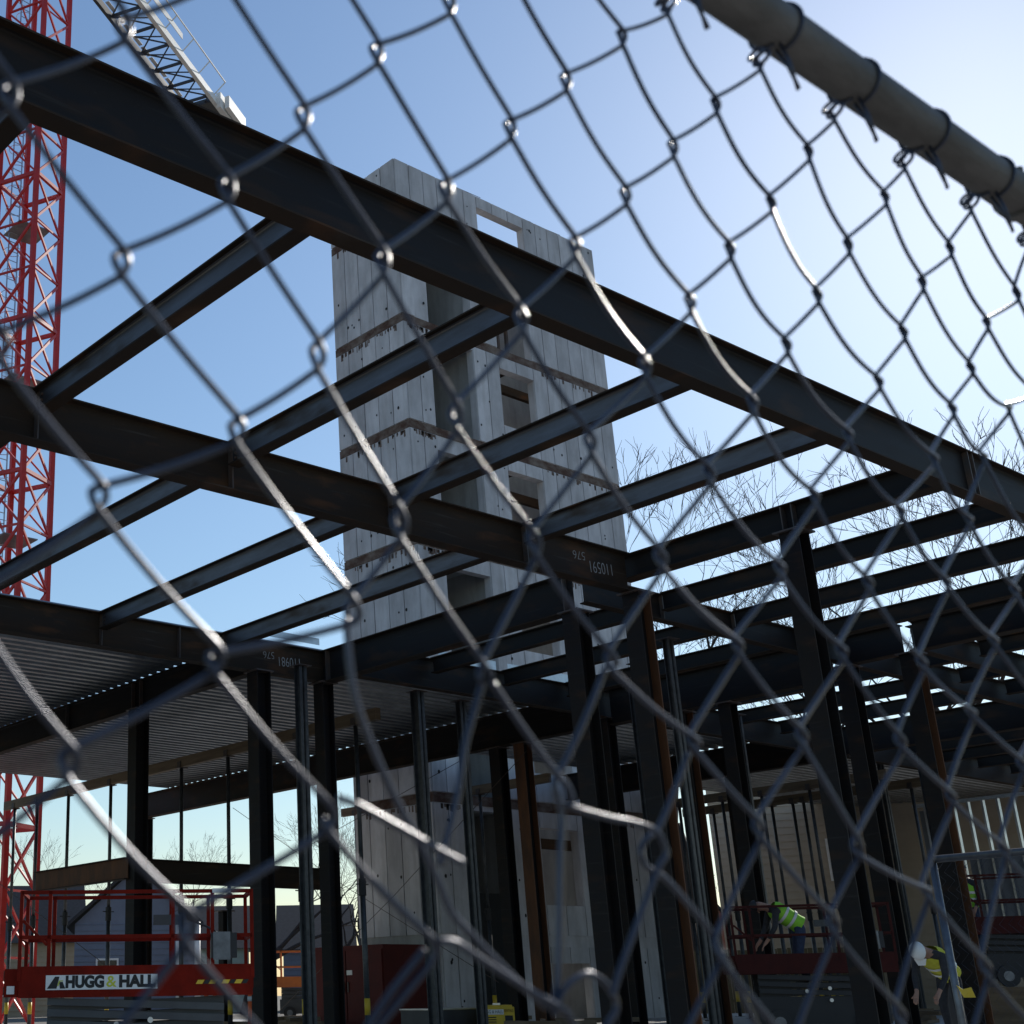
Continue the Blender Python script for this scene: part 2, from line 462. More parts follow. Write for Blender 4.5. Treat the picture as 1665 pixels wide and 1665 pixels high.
for x in (34.3, 36.3, 38.3, 40.3, 42.3, 44.3, 46.3):
    ibeam('y', 3.0, 18.24, x, HT, 0.31, 0.17, 'one of seven farthest black joists at the right edge, seen as thin bars between sky slits', 'farthest joists at lower right', M_STEEL, M_BROWN)
ibeam('x', 34.05, 52.0, 11.53, HT - 0.012, 0.46, 0.18, 'farthest girder run at the right edge, above the stud wall', None, M_STEEL, M_BROWN)
# under the left deck
ibeam('y', 19.22, 36.2, 14.65, HT - 0.01, 0.60, 0.20, 'dark girder under the left metal deck, carried by the two left columns', None, M_STEEL, M_BROWN, plates=[22.95, 23.25, 26.0])
ibeam('y', 19.27, 36.2, 8.4, HT - 0.01, 0.60, 0.20, 'girder under the left metal deck at the left edge of the picture', None, M_STEEL, M_BROWN)
for y, w in ((22.3, 'first'), (25.1, 'second'), (27.9, 'third'), (30.7, 'fourth')):
    pass
# mid height beams framed to the left column
ibeam('y', 23.12, 26.9, 14.46, 2.62, 0.42, 0.17, 'low brown beam running away left from the left column, above the red lift', None, M_RUST, M_BROWN)  # lighter rust web: the light on this arm is put into its colour
ibeam('x', 14.85, 19.9, 23.10, 2.60, 0.45, 0.17, 'low brown beam running right from the left column, above the lift guard rail', None, M_BROWN, M_BROWN)

CB = HT - 0.60
column(16.28, 9.17, HT - 0.38, 'tall thick dark column at right carrying the thick beam, topmost column head in view', rust=False, s=0.28)
column(16.28, 11.82, CB, 'middle column with an orange rusty edge where the second girder ends', rust=True, s=0.29)
column(16.28, 12.98, HT - 0.62, 'dark column just left of the rusty middle column, under the deep girder', s=0.30)
column(16.28, 19.12, CB, 'dark column under the chalked right end of the deck edge girder', s=0.27)
column(14.65, 19.02, CB, 'broad dark column under the deck edge girder, beside the pale shoring post', s=0.31)
column(14.65, 23.10, CB, 'leftmost dark column, behind the red scissor lift', s=0.31)
column(23.75, 11.53, HT - 0.56, 'right column with an orange rusty edge, behind the temporary fence panel', rust=True)
column(23.75, 12.76, HT - 0.56, 'dark column close behind the tall thick right column', rust=False)
column(23.75, 18.42, CB, 'dark column behind the rusty middle column, left of the two', s=0.3)
column(23.75, 16.45, HT - 0.79, 'brown column standing to the right of the rusty middle column', s=0.3, rust=True)
column(23.75, 15.38, HT - 0.79, 'dark column beside the worker in a lime vest', s=0.27)
column(23.75, 20.85, HT - 0.77, 'brown rusty column in front of the concrete wall, right of a dark one', s=0.30, rust=True, fl=M_RUST)
column(23.75, 21.62, HT - 0.77, 'dark column in front of the concrete wall, left of a rusty one', s=0.30)
column(32.50, 12.9, HT - 0.71, 'far column in the dark right background near the gate panel', s=0.30, rust=True)
column(32.50, 18.3, HT - 0.71, 'far brown column between the shoring posts at right', s=0.30, rust=True)
column(32.50, 21.2, HT - 0.77, 'far black column left of the lime vest worker', s=0.30)
column(32.50, 22.6, HT - 0.77, 'far column against the bare branches at centre right', s=0.30)
column(23.75, 6.83, CB, 'column under the nearest girder beyond the right edge', s=0.3)
column(23.75, 36.9, HT - 0.77, 'farthest left column at the back of the deck', s=0.3)
column(14.65, 35.9, CB, 'back column of the left deck behind the crane mast', s=0.3)
column(8.4, 35.9, CB, 'back corner column of the deck at far left', s=0.3)
column(20.30, 27.95, 2.0, 'short dark post in the background behind the lift guard rail', s=0.2)

# chalk marks, upside down as in the yard
def chalk(par, y, segs):
    for body, cx, cz, h, w in segs:
        text_obj('chalk_mark', body, h, frame_mtx((cx, y, cz), (-1, 0, -0.06), (0.06, 0, -1)), M_CHALK, par, 0.001, width=w, bold=-0.004)
chalk(P3, 19.10 - 0.009, [('576', 14.95, 5.97, 0.20, 0.26), ('110981', 15.44, 5.90, 0.26, 0.50)])
chalk(P2, 11.85 - 0.009, [('576', 15.07, 5.99, 0.19, 0.27), ('110591', 15.55, 5.88, 0.26, 0.50)])

# ------------------------------------------------------------------ metal deck
def deck_mesh(L):
    b = MB()
    prof = []
    for k in range(3):
        o = k * 0.305
        prof += [(o, 0), (o + 0.125, 0), (o + 0.158, 0.075), (o + 0.272, 0.075)]
    prof.append((0.914, 0))
    n = len(prof)
    for y, z in prof:
        b.v += [(0, y, z), (L, y, z)]
    for i in range(n - 1):
        b.f.append((2 * i, 2 * i + 1, 2 * i + 3, 2 * i + 2))
    # lips folded at both long edges keep the sheet from being a bare plane
    return b
def deck(name_label, spans, y0, y1, z):
    t = thing('metal_deck', name_label, 'metal deck', (spans[0][0], y0, z))
    cache = {}
    for (xa, xb) in spans:
        L = xb - xa
        n = int((y1 - y0) / 0.914)
        for k in range(n):
            if L not in cache:
                o = deck_mesh(L).build('deck_sheet', M_DECK, None, fix=False)
                sm = o.modifiers.new('gauge', 'SOLIDIFY'); sm.thickness = 0.0015; sm.offset = 1
                o.parent = t; cache[L] = o
                o.location = (xa - spans[0][0], k * 0.914, random.uniform(0, 0.002))
            else:
                o = share(cache[L], 'deck_sheet', t, (xa - spans[0][0], k * 0.914 + random.uniform(-0.002, 0.002), random.uniform(0, 0.003)))
                sm = o.modifiers.new('gauge', 'SOLIDIFY'); sm.thickness = 0.0015; sm.offset = 1
    return t
D1 = deck('ribbed metal deck over the left part of the site, seen from underneath', [(2.0, 8.35), (8.42, 14.60), (14.68, 23.66)], 19.02, 36.2, HT + 0.002)
D2 = deck('ribbed metal deck behind the middle columns, in deep shade', [(24.5, 32.40)], 18.40, 26.4, HT + 0.002)
D3 = deck('far ribbed metal deck at right behind the rusty columns', [(33.5, 43.0), (43.05, 52.0)], 18.4, 27.4, HT + 0.002)
ps = thing('pour_stop', 'bluish galvanised strip along the deck edge at the foot of the concrete tower', 'edge strip', (19.2, 18.98, HT))
MB().box((14.9, 18.98, HT + 0.09), (16.1, 18.984, HT + 0.22)).build('edge_plate', M_GALV, ps)
MB().box((14.9, 18.984, HT + 0.216), (16.1, 19.05, HT + 0.22)).build('lip', M_GALV, ps)
ps = thing('pour_stop', 'bluish galvanised strip above the deck girder between the middle columns', 'edge strip', (21, 18.3, HT))
MB().box((18.6, 18.30, HT + 0.005), (20.25, 18.304, HT + 0.19)).build('edge_plate', M_GALV, ps)
MB().box((20.6, 18.30, HT + 0.005), (23.4, 18.304, HT + 0.19)).build('edge_plate', M_GALV, ps)
D5 = deck('ribbed metal deck strip between the light dots and the concrete tower', [(24.5, 26.60)], 26.45, 36.5, HT + 0.003)
D4 = deck('narrow ribbed metal deck beyond the deep girder, behind the middle columns', [(16.5, 23.62)], 18.40, 19.4, HT + 0.004)

# ------------------------------------------------------------------ shoring props under the deck
def prop_proto():
    t = thing('shoring_post', 'x', 'shoring post', (0, 0, GZ))
    z = GZ
    MB().box((-0.11, -0.11, z), (0.11, 0.11, z + 0.012)).build('base_plate', M_PLATE, t)
    MB().cyl((0, 0, z + 0.012), (0, 0, z + 2.9), 0.055, 10).build('outer_tube', M_POST, t, True)
    MB().cyl((0, 0, z + 2.7), (0, 0, z + 5.98), 0.045, 10).build('inner_tube', M_POST, t, True)
    c = MB().cyl((0, 0, z + 2.62), (0, 0, z + 2.95), 0.075, 10)
    c.bar((-0.16, 0, z + 2.84), (0.16, 0, z + 2.84), 0.022, 0.022)
    c.build('collar', M_BLACK, t)
    MB().cyl((0, 0, z + 0.42), (0, 0, z + 0.72), 0.0575, 10).build('yellow_band', M_YELLOW, t, True)
    h = MB().box((-0.12, -0.10, z + 5.98), (0.12, 0.10, z + 6.0))
    for s in (-1, 1):
        h.box((s * 0.075 - 0.006, -0.07, z + 6.0), (s * 0.075 + 0.006, 0.07, z + 6.14))
    h.build('fork_head', M_PLATE, t)
    return t
proto = prop_proto()
first = True
lines = [(18.2, [20.4, 22.3, 24.85, 26.75, 30.0, 32.2, 33.95, 35.3], 'under the left deck'),
         (27.85, [24.3, 26.15, 28.2, 29.3, 31.4], 'in front of the concrete wall'),
         (35.2, [19.0, 20.6, 22.1, 23.4, 24.9], 'in the shade under the far deck'),
         (37.5, [18.9, 20.4, 22.2, 22.55, 23.25, 23.9, 25.3, 25.8], 'at right before the cream building')]
def ordw(i):
    return (words + ['tenth'])[i]
for X, ys, where in lines:
    for i, y in enumerate(sorted(ys, reverse=True)):
        if first:
            o = proto; first = False
        else:
            o = copy_tree(proto)
        o.location = (X, y, GZ)
        lab = '%s slim grey shoring post from the left %s' % (ordw(i), where)
        tag(o, lab, 'shoring post', 'shoring posts ' + where)
    t = thing('shoring_header', {18.2: 'timber header carried on the shoring posts under the left deck', 35.2: 'timber header in the shade under the far deck', 27.85: 'timber header on posts before the concrete wall', 37.5: 'timber header on the far right shoring posts'}[X], 'timber beam', (X, ys[0], GZ + 6.0))
    MB().box((X - 0.065, min(ys) - 0.7, GZ + 6.002), (X + 0.065, max(ys) + 0.6, GZ + 6.24)).build('timber', M_TIMBER, t)
# two heavier pale posts in front of the wall and one beside the broad column
def stud_post(x, y, top, w, label):
    t = thing('steel_post', label, 'post', (x, y, GZ))
    for s in (-1, 1):
        k = MB()
        k.box((x + s * 0.02 - 0.006, y - w / 2, GZ), (x + s * 0.02 + 0.006, y + w / 2, top))
        for e in (-1, 1):
            k.box((x + s * 0.02 + (0.006 if s > 0 else -0.066), y + e * (w / 2) - 0.006, GZ), (x + s * 0.02 + (0.066 if s > 0 else -0.006), y + e * (w / 2) + 0.006, top))
        k.build('channel', M_POST, t)
    MB().box((x - 0.15, y - 0.15, top), (x + 0.15, y + 0.15, top + 0.012)).build('head_plate', M_PLATE, t)
    return t
stud_post(18.30, 18.66, 5.58, 0.20, 'pale double channel post standing under the deck girder before the wall')
stud_post(19.70, 18.84, 5.58, 0.12, 'thinner pale channel post just right of the double channel post')
stud_post(15.05, 18.3, 5.6, 0.14, 'pale perforated post beside the broad left column')
stud_post(20.6, 15.1, 5.74, 0.12, 'pale channel post to the left of the rusty middle column')
stud_post(36.3, 17.9, 5.9, 0.14, 'pale channel post between the two rusty right columns')
stud_post(36.8, 19.3, 5.9, 0.10, 'thin channel post at left of the tall thick right column')
stud_post(26.4, 16.9, 5.7, 0.12, 'dim channel post in the shade right of the rusty middle column')
stud_post(28.6, 19.7, 5.7, 0.12, 'dim thin post in the shade under the far deck')
stud_post(21.6, 16.0, 5.74, 0.10, 'grey thin post behind the dark column at centre')
stud_post(19.4, 13.55, 5.70, 0.10, 'grey thin post close to the rusty middle column, at its right')

# bracing cables
def cable(p, q, label, r=0.008):
    o = MB().tube([p, ((p[0] + q[0]) / 2, (p[1] + q[1]) / 2, (p[2] + q[2]) / 2 - 0.12), q], r, 5).build('cable', M_PLATE)
    return tag(o, label, 'cable')
cable((14.7, 35.7, 5.4), (14.7, 24.0, 0.5), 'thin guy cable slanting down at left in front of pale sky')
cable((20.0, 30.0, 2.0), (23.5, 22.4, 5.3), 'thin guy cable rising right behind the broad left column')
cable((23.6, 32.0, 5.2), (23.6, 22.0, 0.2), 'thin guy cable slanting down across the grey concrete wall')
cable((23.6, 20.6, 5.2), (23.6, 30.0, -0.4), 'thin guy cable slanting up right across the concrete wall')

# ------------------------------------------------------------------ concrete tower
TX0, TX1, TY0, TY1 = 26.75, 36.87, 26.9, 30.2
TT = 26.1
FL = [GZ, 1.35, 5.15, 8.92, 12.72, 16.52, 20.20, 24.08]      # floor lines
tower = thing('concrete_tower', 'tall unfinished concrete stair and lift tower behind the steel frame', 'tower', (TX0, TY0, GZ))
WT = 0.30
PR = 0.035   # panels stand proud of the core wall by this
core = MB()
core.box((TX0 + PR, TY0 + WT, GZ), (TX0 + WT, TY1 - PR, TT - 0.02))                # left wall
core.box((TX1 - WT, TY0 + WT, GZ), (TX1, 27.9, TT - 0.02))                          # right wall
core.box((TX1 - WT, 29.4, GZ), (TX1, TY1, TT - 0.02))
for k in range(1, len(FL)):
    core.box((TX1 - WT, 27.9, FL[k] - 0.5), (TX1, 29.4, FL[k] + 0.35))
core.box((TX1 - WT, 27.9, 25.6), (TX1, 29.4, TT - 0.02))
core.box((TX0 + WT, TY1 - WT, GZ), (30.0, TY1, TT - 0.02))                         # back wall left
core.box((32.9, TY1 - WT, GZ), (TX1 - WT, TY1, TT - 0.02))
core.box((30.0, TY1 - WT, GZ), (32.9, TY1, 24.9))
core.box((30.0, TY0 + WT, GZ), (30.25, TY1 - WT, 24.0))                            # inner cross wall
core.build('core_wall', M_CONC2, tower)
fr = MB()
A0, A1, W0, W1 = 27.92, 29.88, 31.10, 32.80
fr.box((TX0 + PR, TY0 + PR, GZ), (A0, TY0 + WT, 24.0))
fr.box((A1, TY0 + PR, GZ), (W0, TY0 + WT, 24.0))
fr.box((W1, TY0 + PR, GZ), (TX1, TY0 + WT, 24.0))
for k in range(1, len(FL)):
    top = FL[k]; bot = FL[k - 1]
    if k > 1 and k != 7:
        fr.box((W0, TY0 + PR, bot), (W1, TY0 + WT, bot + 1.0))
    fr.box((W0, TY0 + PR, top - 0.60), (W1, TY0 + WT, top))
    if k != 7:
        fr.box((A0, TY0 + PR, top - (0.62 if k in (4, 5) else 0.28)), (A1, TY0 + WT, top))
# top storey with its long slot
fr.box((TX0 + PR, TY0 + PR, 24.08), (30.63, TY0 + WT, TT - 0.02))
fr.box((33.0, TY0 + PR, 24.08), (TX1, TY0 + WT, TT - 0.02))
fr.box((30.63, TY0 + PR, 25.66), (33.0, TY0 + WT, TT - 0.02))
fr.build('front_wall', M_CONC, tower)
# panels of the formwork, each its own piece
def panels(face, u0, u1, z0, z1, w=0.70):
    n = max(1, round((u1 - u0) / w)); s = (u1 - u0) / n
    for i in range(n):
        a = u0 + i * s + 0.018; b = u0 + (i + 1) * s - 0.018
        j = random.uniform(-0.006, 0.006)
        if face == 'r':
            q = ((a, TY0 + j * 0.5 - 0.003, z0), (b, TY0 + PR - 0.002, z1))
        else:
            q = ((TX0 + j * 0.5 - 0.003, a, z0), (TX0 + PR - 0.002, b, z1))
        MB().box(*q).build('wall_panel', M_CONC, tower)
holes = MB(); drips = MB()
def hole_at(face, u, z, r=0.035):  # proud dark discs, the shade inside tie holes put in as colour
    n = 7; ring = [(math.cos(2 * math.pi * i / n) * r, math.sin(2 * math.pi * i / n) * r * 1.3) for i in range(n)]
    if face == 'r':
        holes.prism([(u + a, z + b) for a, b in ring], 'y', TY0 - 0.012, TY0 + 0.01)
    else:
        holes.prism([(u + a, z + b) for a, b in ring], 'x', TX0 - 0.012, TX0 + 0.01)
for k in range(1, len(FL) + 1):
    z0 = FL[k - 1] + (0.16 if k > 1 else 0.0); z1 = (FL[k] - 0.16) if k < len(FL) else TT
    panels('l', TY0 + 0.02, TY1, z0, z1)
    if k < len(FL):
        panels('r', TX0 + 0.02, A0 if k != 7 else 27.3, z0, z1)
        panels('r', A1, W0, z0, z1)
        panels('r', W1, TX1, z0, z1)
        if k > 1 and k != 7:
            panels('r', W0, W1, z0, FL[k - 1] + 1.0, 0.85)
        panels('r', W0, W1, FL[k] - 0.60, z1, 0.85)
    else:
        panels('r', TX0 + 0.02, 30.63, z0, z1); panels('r', 33.0, TX1, z0, z1)
        panels('r', 30.63, 33.0, 25.66, z1)
    for _ in range(8):
        hole_at('l', random.uniform(TY0 + 0.2, TY1 - 0.2), random.choice([z0 + 0.5, z0 + 1.6, z1 - 0.5]) + random.uniform(-0.1, 0.1), random.uniform(0.02, 0.045))
    for _ in range(12):
        u = random.choice([random.uniform(27, 27.8), random.uniform(A1 + .1, W0 - .1), random.uniform(W1 + .1, TX1 - .2)])
        if k == len(FL):
            u = random.choice([random.uniform(27, 30.4), random.uniform(33.2, TX1 - .2)])
        hole_at('r', u, random.choice([z0 + 0.5, z0 + 1.6, z1 - 0.5]) + random.uniform(-0.1, 0.1), random.uniform(0.02, 0.045))
ho = holes.build('tie_hole', M_HOLE, tower); ho['kind'] = 'stuff'
for k in range(1, len(FL)):
    if k < 2:
        continue
    z = FL[k]
    MB().box((TX0 + 0.012, TY0 + 0.0, z - 0.135), (TX0 + PR + 0.01, TY1, z + 0.135)).build('floor_joint', M_BAND, tower)
    MB().box((TX0 + PR + 0.011, TY0 + 0.012, z - 0.135), (TX1, TY0 + PR + 0.01, z + 0.135)).build('floor_joint', M_BAND, tower)
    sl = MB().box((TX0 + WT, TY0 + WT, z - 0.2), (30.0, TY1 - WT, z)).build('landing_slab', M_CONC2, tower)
    b = MB(); b.bar((30.3, 27.6 + 0.2 * (k % 3), z - 0.9), (36.5, 27.6 + 0.2 * (k % 3), z - 0.9), 0.15, 0.3)
    b.bar((32.0, 27.2, z - 0.25), (32.0, 29.9, z - 0.25), 0.15, 0.25)
    b.build('divider_beam', M_BROWN, tower)
stn = MB()
for k in range(2, len(FL)):
    for _ in range(26):
        u = random.uniform(TY0 + 0.1, TY1 - 0.3); w_ = random.uniform(0.03, 0.10); h_ = random.uniform(0.04, 0.16)
        stn.box((TX0 - 0.0085, u, FL[k] - 0.15 - h_ - random.uniform(0, 0.12)), (TX0 + 0.004, u + w_, FL[k] - 0.17))
    for _ in range(34):
        u = random.choice([random.uniform(26.9, 27.8), random.uniform(33.0, 36.6)]); w_ = random.uniform(0.03, 0.11); h_ = random.uniform(0.04, 0.14)
        stn.box((u, TY0 - 0.0085, FL[k] - 0.15 - h_ - random.uniform(0, 0.12)), (u + w_, TY0 + 0.004, FL[k] - 0.17))
so_ = stn.build('grout_patch', M_BAND, tower); so_['kind'] = 'stuff'
# steel beam in the open alcove, with its sprayed mark
b = MB(); b.bar((27.1, 28.1, 20.75), (29.95, 28.1, 20.75), 0.12, 0.30)
gb = b.build('alcove_beam', M_PLATE, tower)
pts = [(28.6 + 0.09 * i, 28.03, 20.75 + 0.09 * math.sin(i * 2.4)) for i in range(12)]
MB().tube(pts, 0.014, 5).build('spray_mark', M_GRAF, tower)
b = MB()
for xx in (31.45, 31.95, 32.4):
    b.box((xx, 27.6, 20.21), (xx + 0.10, 27.7, 23.4))
b.build('shaft_upright', M_PLATE, tower)
# loose rebar and broken edge along the top
rb = MB()
for i in range(46):
    x = TX0 + 0.2 + i * 0.22
    if random.random() < 0.7:
        rb.tube([(x, TY0 + 0.12, TT - 0.05), (x + random.uniform(-.03, .03), TY0 + 0.12, TT + random.uniform(0.03, 0.12))], 0.012, 4)
for (xa, xb, h) in ((29.4, 31.0, 0.13), (32.6, 33.6, 0.10), (33.9, 35.2, 0.12), (35.3, 36.4, 0.07)):
    rb.tube([(xa, TY0 + 0.1, TT + h - 0.05), (xb, TY0 + 0.1, TT + h)], 0.012, 4)
rb.build('rebar', M_PLATE, tower)
# dark sheet in the base opening, its shade put in as colour
b = MB(); b.box((TX0 + 1.2, TY0 - 0.02, GZ), (TX0 + 2.7, TY0 - 0.004, 2.6))
b.build('base_opening_shade', M_HOLE, tower)

# red steel container at its foot
ct = thing('steel_container', 'dark red steel container with double doors at the foot of the concrete tower', 'container', (24.9, 27.0, GZ))
MB().box((24.75, 27.05, GZ), (26.6, 29.95, 1.22)).build('body', M_CONT, ct)
for k, (a, b) in enumerate(((27.08, 28.48), (28.52, 29.92))):
    d = MB().box((24.715, a, GZ + 0.12), (24.75, b, 1.10)).build('door', M_CONT, ct)
    MB().box((24.69, (28.40 if k == 0 else 28.56), 0.05), (24.714, (28.44 if k == 0 else 28.60), 0.30)).build('handle', M_PLATE, d)
MB().box((24.708, 28.25, 0.48), (24.713, 28.47, 0.60)).build('label_plate', M_WHITE, ct)
MB().box((24.708, 28.95, 0.78), (24.713, 29.05, 0.92)).build('label_plate', M_GALV, ct)

# ------------------------------------------------------------------ tower crane
caz, cD = R(63.29), 44.5
cxm, cym = cD * math.cos(caz), cD * math.sin(caz)
crane = thing('tower_crane', 'red lattice tower crane mast with white jib rising at the upper left', 'crane', (cxm, cym, GZ))
Rm = 1.22
base_ang = caz + math.pi + R(8.8)
cor = [(cxm + Rm * math.cos(base_ang + k * math.pi / 2), cym + Rm * math.sin(base_ang + k * math.pi / 2)) for k in range(4)]
z0, zt, ph = GZ, 43.2, 2.0
for (x, y) in cor:
    MB().bar((x, y, z0), (x, y, zt), 0.17, 0.17).build('chord', M_RED, crane)
n = int((zt - z0) / ph)
for k in range(n):
    za = z0 + k * ph
    for e in range(4):
        p = cor[e]; q = cor[(e + 1) % 4]
        hz = MB().bar((*p, za), (*q, za), 0.07 if k % 3 else 0.12, 0.07 if k % 3 else 0.14)
        if e in (0, 3) or k % 3 == 0:
            hz.build('horizontal', M_RED, crane)
        dg = MB().bar((*p, za), (*q, za + ph), 0.085 if e in (0, 3) else 0.06, 0.085 if e in (0, 3) else 0.06)
        if e in (0, 3):
            dg.bar((*q, za), (*p, za + ph), 0.075, 0.075)
        dg.build('diagonal', M_RED, crane)
# ladder, cage hoops and rest platforms inside the mast
lx, ly = cxm + 0.55 * math.cos(caz + 1.6), cym + 0.55 * math.sin(caz + 1.6)
ld = MB()
sx, sy = 0.2 * math.cos(caz - 1.0), 0.2 * math.sin(caz - 1.0)
for s in (-1, 1):
    ld.bar((lx + s * sx, ly + s * sy, z0), (lx + s * sx, ly + s * sy, zt), 0.04, 0.04)
z = z0
while z < zt:
    ld.bar((lx - sx, ly - sy, z), (lx + sx, ly + sy, z), 0.025, 0.025); z += 0.4
ld.build('ladder', M_GALV, crane)
hp = MB(); z = z0 + 2
while z < zt:
    hp.tube([(lx + 0.35 * math.cos(t), ly + 0.35 * math.sin(t), z) for t in np.linspace(0.3, 5.2, 12)], 0.014, 4); z += 0.9
hp.build('cage_hoop', M_GALV, crane)
for zz in (9.0, 14.9, 20.9, 27.2, 33.2):
    pf = MB().box((cxm - 0.75, cym - 0.7, zz), (cxm + 0.55, cym + 0.6, zz + 0.04))
    pf.build('rest_platform', M_DECK, crane)
MB().cyl((cxm, cym, zt), (cxm, cym, zt + 1.6), 1.25, 16).build('slewing_ring', M_RED, crane, True)
# white counter jib, shade on its left chord and underside put in as grey
tip = Vector((35.76, 48.56, 45.0)); root = Vector((cxm, cym, 45.0))
ud = (tip - root).normalized(); sd = Vector((ud.y, -ud.x, 0))           # sd points to the right
jw = 0.98
Lj = (tip - root).length
RC = -0.1; LC = -1.95
MB().bar(root + sd * RC, tip + sd * RC, 0.22, 0.42).build('jib_chord', M_WHITE, crane)
MB().bar(root + sd * LC, tip + sd * LC, 0.16, 0.42).build('jib_chord', M_DGREY, crane)  # grey stands for shade on the white jib
nj = int(Lj / 1.5)
for k in range(nj + 1):
    a = root + ud * (k * 1.5); b_ = a + ud * 1.5
    MB().bar(a + sd * (RC - 0.12), a + sd * (LC + 0.09), 0.09, 0.14).build('jib_cross_member', M_DGREY, crane)
    if k < nj:
        q = MB().bar(a + sd * (RC - 0.12), b_ + sd * (LC + 0.09), 0.06, 0.06)
        q.bar(a + sd * (LC + 0.09), b_ + sd * (RC - 0.12), 0.06, 0.06)
        q.bar(a + sd * (LC + 0.09) + Vector((0, 0, -0.1)), (a + b_) / 2 + sd * (RC - 0.12) + Vector((0, 0, -0.1)), 0.05, 0.05)
        q.build('jib_lacing', M_DGREY, crane)
w = MB()
for k in range(int(Lj / 0.9)):
    a = root + ud * (k * 0.9 + 0.06)
    w.bar(a + sd * (LC + 0.28) + Vector((0, 0, 0.15)), a + ud * 0.76 + sd * (LC + 0.28) + Vector((0, 0, 0.15)), 0.20, 0.03)
w.build('walkway', M_WHITE, crane)
rl = MB(); off = RC + 0.75
rl.bar(root + sd * off + Vector((0, 0, 0.75)), tip - ud * 1.3 + sd * off + Vector((0, 0, 0.75)), 0.055, 0.055)
k = 0
while k * 1.9 < Lj - 1:
    a = tip - ud * (1.3 + k * 1.9)
    rl.bar(a + sd * RC + Vector((0, 0, 0.1)), a + sd * off + Vector((0, 0, 0.75)), 0.045, 0.045); k += 1
rl.bar(root + sd * (off - 0.3) + Vector((0, 0, 0.45)), tip - ud * 5.8 + sd * (off - 0.3) + Vector((0, 0, 0.45)), 0.03, 0.35)
rl.build('jib_handrail', M_WHITE, crane)
for s, hh, e in ((0.18, 0.95, 0.95), (0.52, 0.75, 0.6), (0.02, 0.5, 0.3)):
    q = MB(); c = tip + sd * (RC + s)
    q.bar(c - ud * e + Vector((0, 0, 0.05)), c + ud * 1.6 + Vector((0, 0, 0.05)), 0.26, hh)
    q.build('counterweight', M_WHITE, crane)
q = MB().bar(tip - ud * 1.2 + sd * (-1.0), tip + ud * 1.4 + sd * (-1.0), 1.7, 0.3)
q.build('winch_frame', M_DGREY, crane)

# ------------------------------------------------------------------ bare trees
def tree_meshes(seed, H=14.0, spread=0.55):
    rn = random.Random(seed)
    trunk = MB(); crown = MB()
    def branch(p, d, r, L, depth, tgt):
        pts = [p]; rs = [r]; n = 4 if depth < 3 else 3
        q = p.copy(); dd = d.copy()
        for i in range(n):
            dd = (dd + Vector((rn.gauss(0, .17), rn.gauss(0, .17), rn.gauss(0.05, .12)))).normalized()
            q = q + dd * (L / n)
            pts.append(q.copy()); rs.append(r * (1 - 0.5 * (i + 1) / n))
        (trunk if depth == 0 else crown).tube(pts, rs, 7 if depth == 0 else (5 if depth < 3 else 3), caps=False)
        if depth >= 7 or rs[-1] < 0.003:
            return
        kids = rn.randint(2, 3) + (1 if depth in (0, 4) else 0) - (1 if depth >= 5 and rn.random() < 0.4 else 0)
        for kk in range(kids):
            t = 1.0 if kk < 2 else rn.uniform(0.35, 0.9)
            idx = min(n, max(1, int(round(t * n))))
            ang = rn.uniform(0.25, 0.75) * (1.0 if depth else 0.8)
            ax = Vector((rn.gauss(0, 1), rn.gauss(0, 1), rn.gauss(0, 0.4)))
            nd = (dd + ax.normalized() * math.tan(ang) * spread * 1.3).normalized()
            if nd.z < -0.1:
                nd.z = abs(nd.z)
            branch(pts[idx], nd, max(rs[idx] * rn.uniform(0.62, 0.82), 0.0078), L * rn.uniform(0.60, 0.82), depth + 1, tgt)
    branch(Vector((0, 0, 0)), Vector((0, 0, 1)), 0.34, H * 0.30, 0, None)
    return trunk, crown
TPL = []
for s in (11, 23, 35, 48):
    tr, cr_ = tree_meshes(s)
    a = tr.build('trunk', M_BARK, None, True, fix=False); b = cr_.build('crown', M_BARK, None, True, fix=False)
    hmax = max(v.co.z for v in b.data.vertices)
    TPL.append((a, b, hmax))
used_tpl = set()
def tree(azd, D, topz, tpl, rz, label, group=None):
    x, y = D * math.cos(R(azd)), D * math.sin(R(azd))
    t = thing('bare_tree', label, 'tree', (x, y, GZ), group)
    a, b, hm = TPL[tpl]
    k = (topz - GZ) / hm
    for src, nme in ((a, 'trunk'), (b, 'crown')):
        if (tpl, nme) in used_tpl:
            o = bpy.data.objects.new(nme, src.data); COL.objects.link(o)
        else:
            o = src; used_tpl.add((tpl, nme))
        o.parent = t; o.location = (0, 0, 0)
    t.scale = (k, k, k); t.rotation_euler = (0, 0, rz)
    return t
G_TR = 'bare winter trees beyond the site'
tree(35.0, 71, 29.3, 0, 0.3, 'bare tree just right of the concrete tower', G_TR)
tree(29.6, 74, 26.7, 2, 1.2, 'bare tree above the tall thick right column', G_TR)
tree(27.9, 67, 23.2, 3, 4.0, 'bare tree with a heavy leaning limb right of the tall column', G_TR)
tree(23.2, 78, 26.4, 1, 3.7, 'bare tree topping the nearest girder near the right edge', G_TR)
tree(55.6, 86, 9.8, 3, 1.0, 'bare tree seen under the deck, left of the broad column', G_TR)
tree(53.2, 62, 9.3, 2, 2.2, 'bare tree with sloping limbs beside the broad left column', G_TR)
tree(57.0, 92, 9.2, 0, 0.2, 'small bare tree low behind the leftmost column', G_TR)
tree(61.9, 88, 9.9, 1, 4.4, 'bare tree behind the foot of the red crane', G_TR)
tree(60.6, 80, 7.6, 2, 3.3, 'low bare tree right of the crane foot', G_TR)
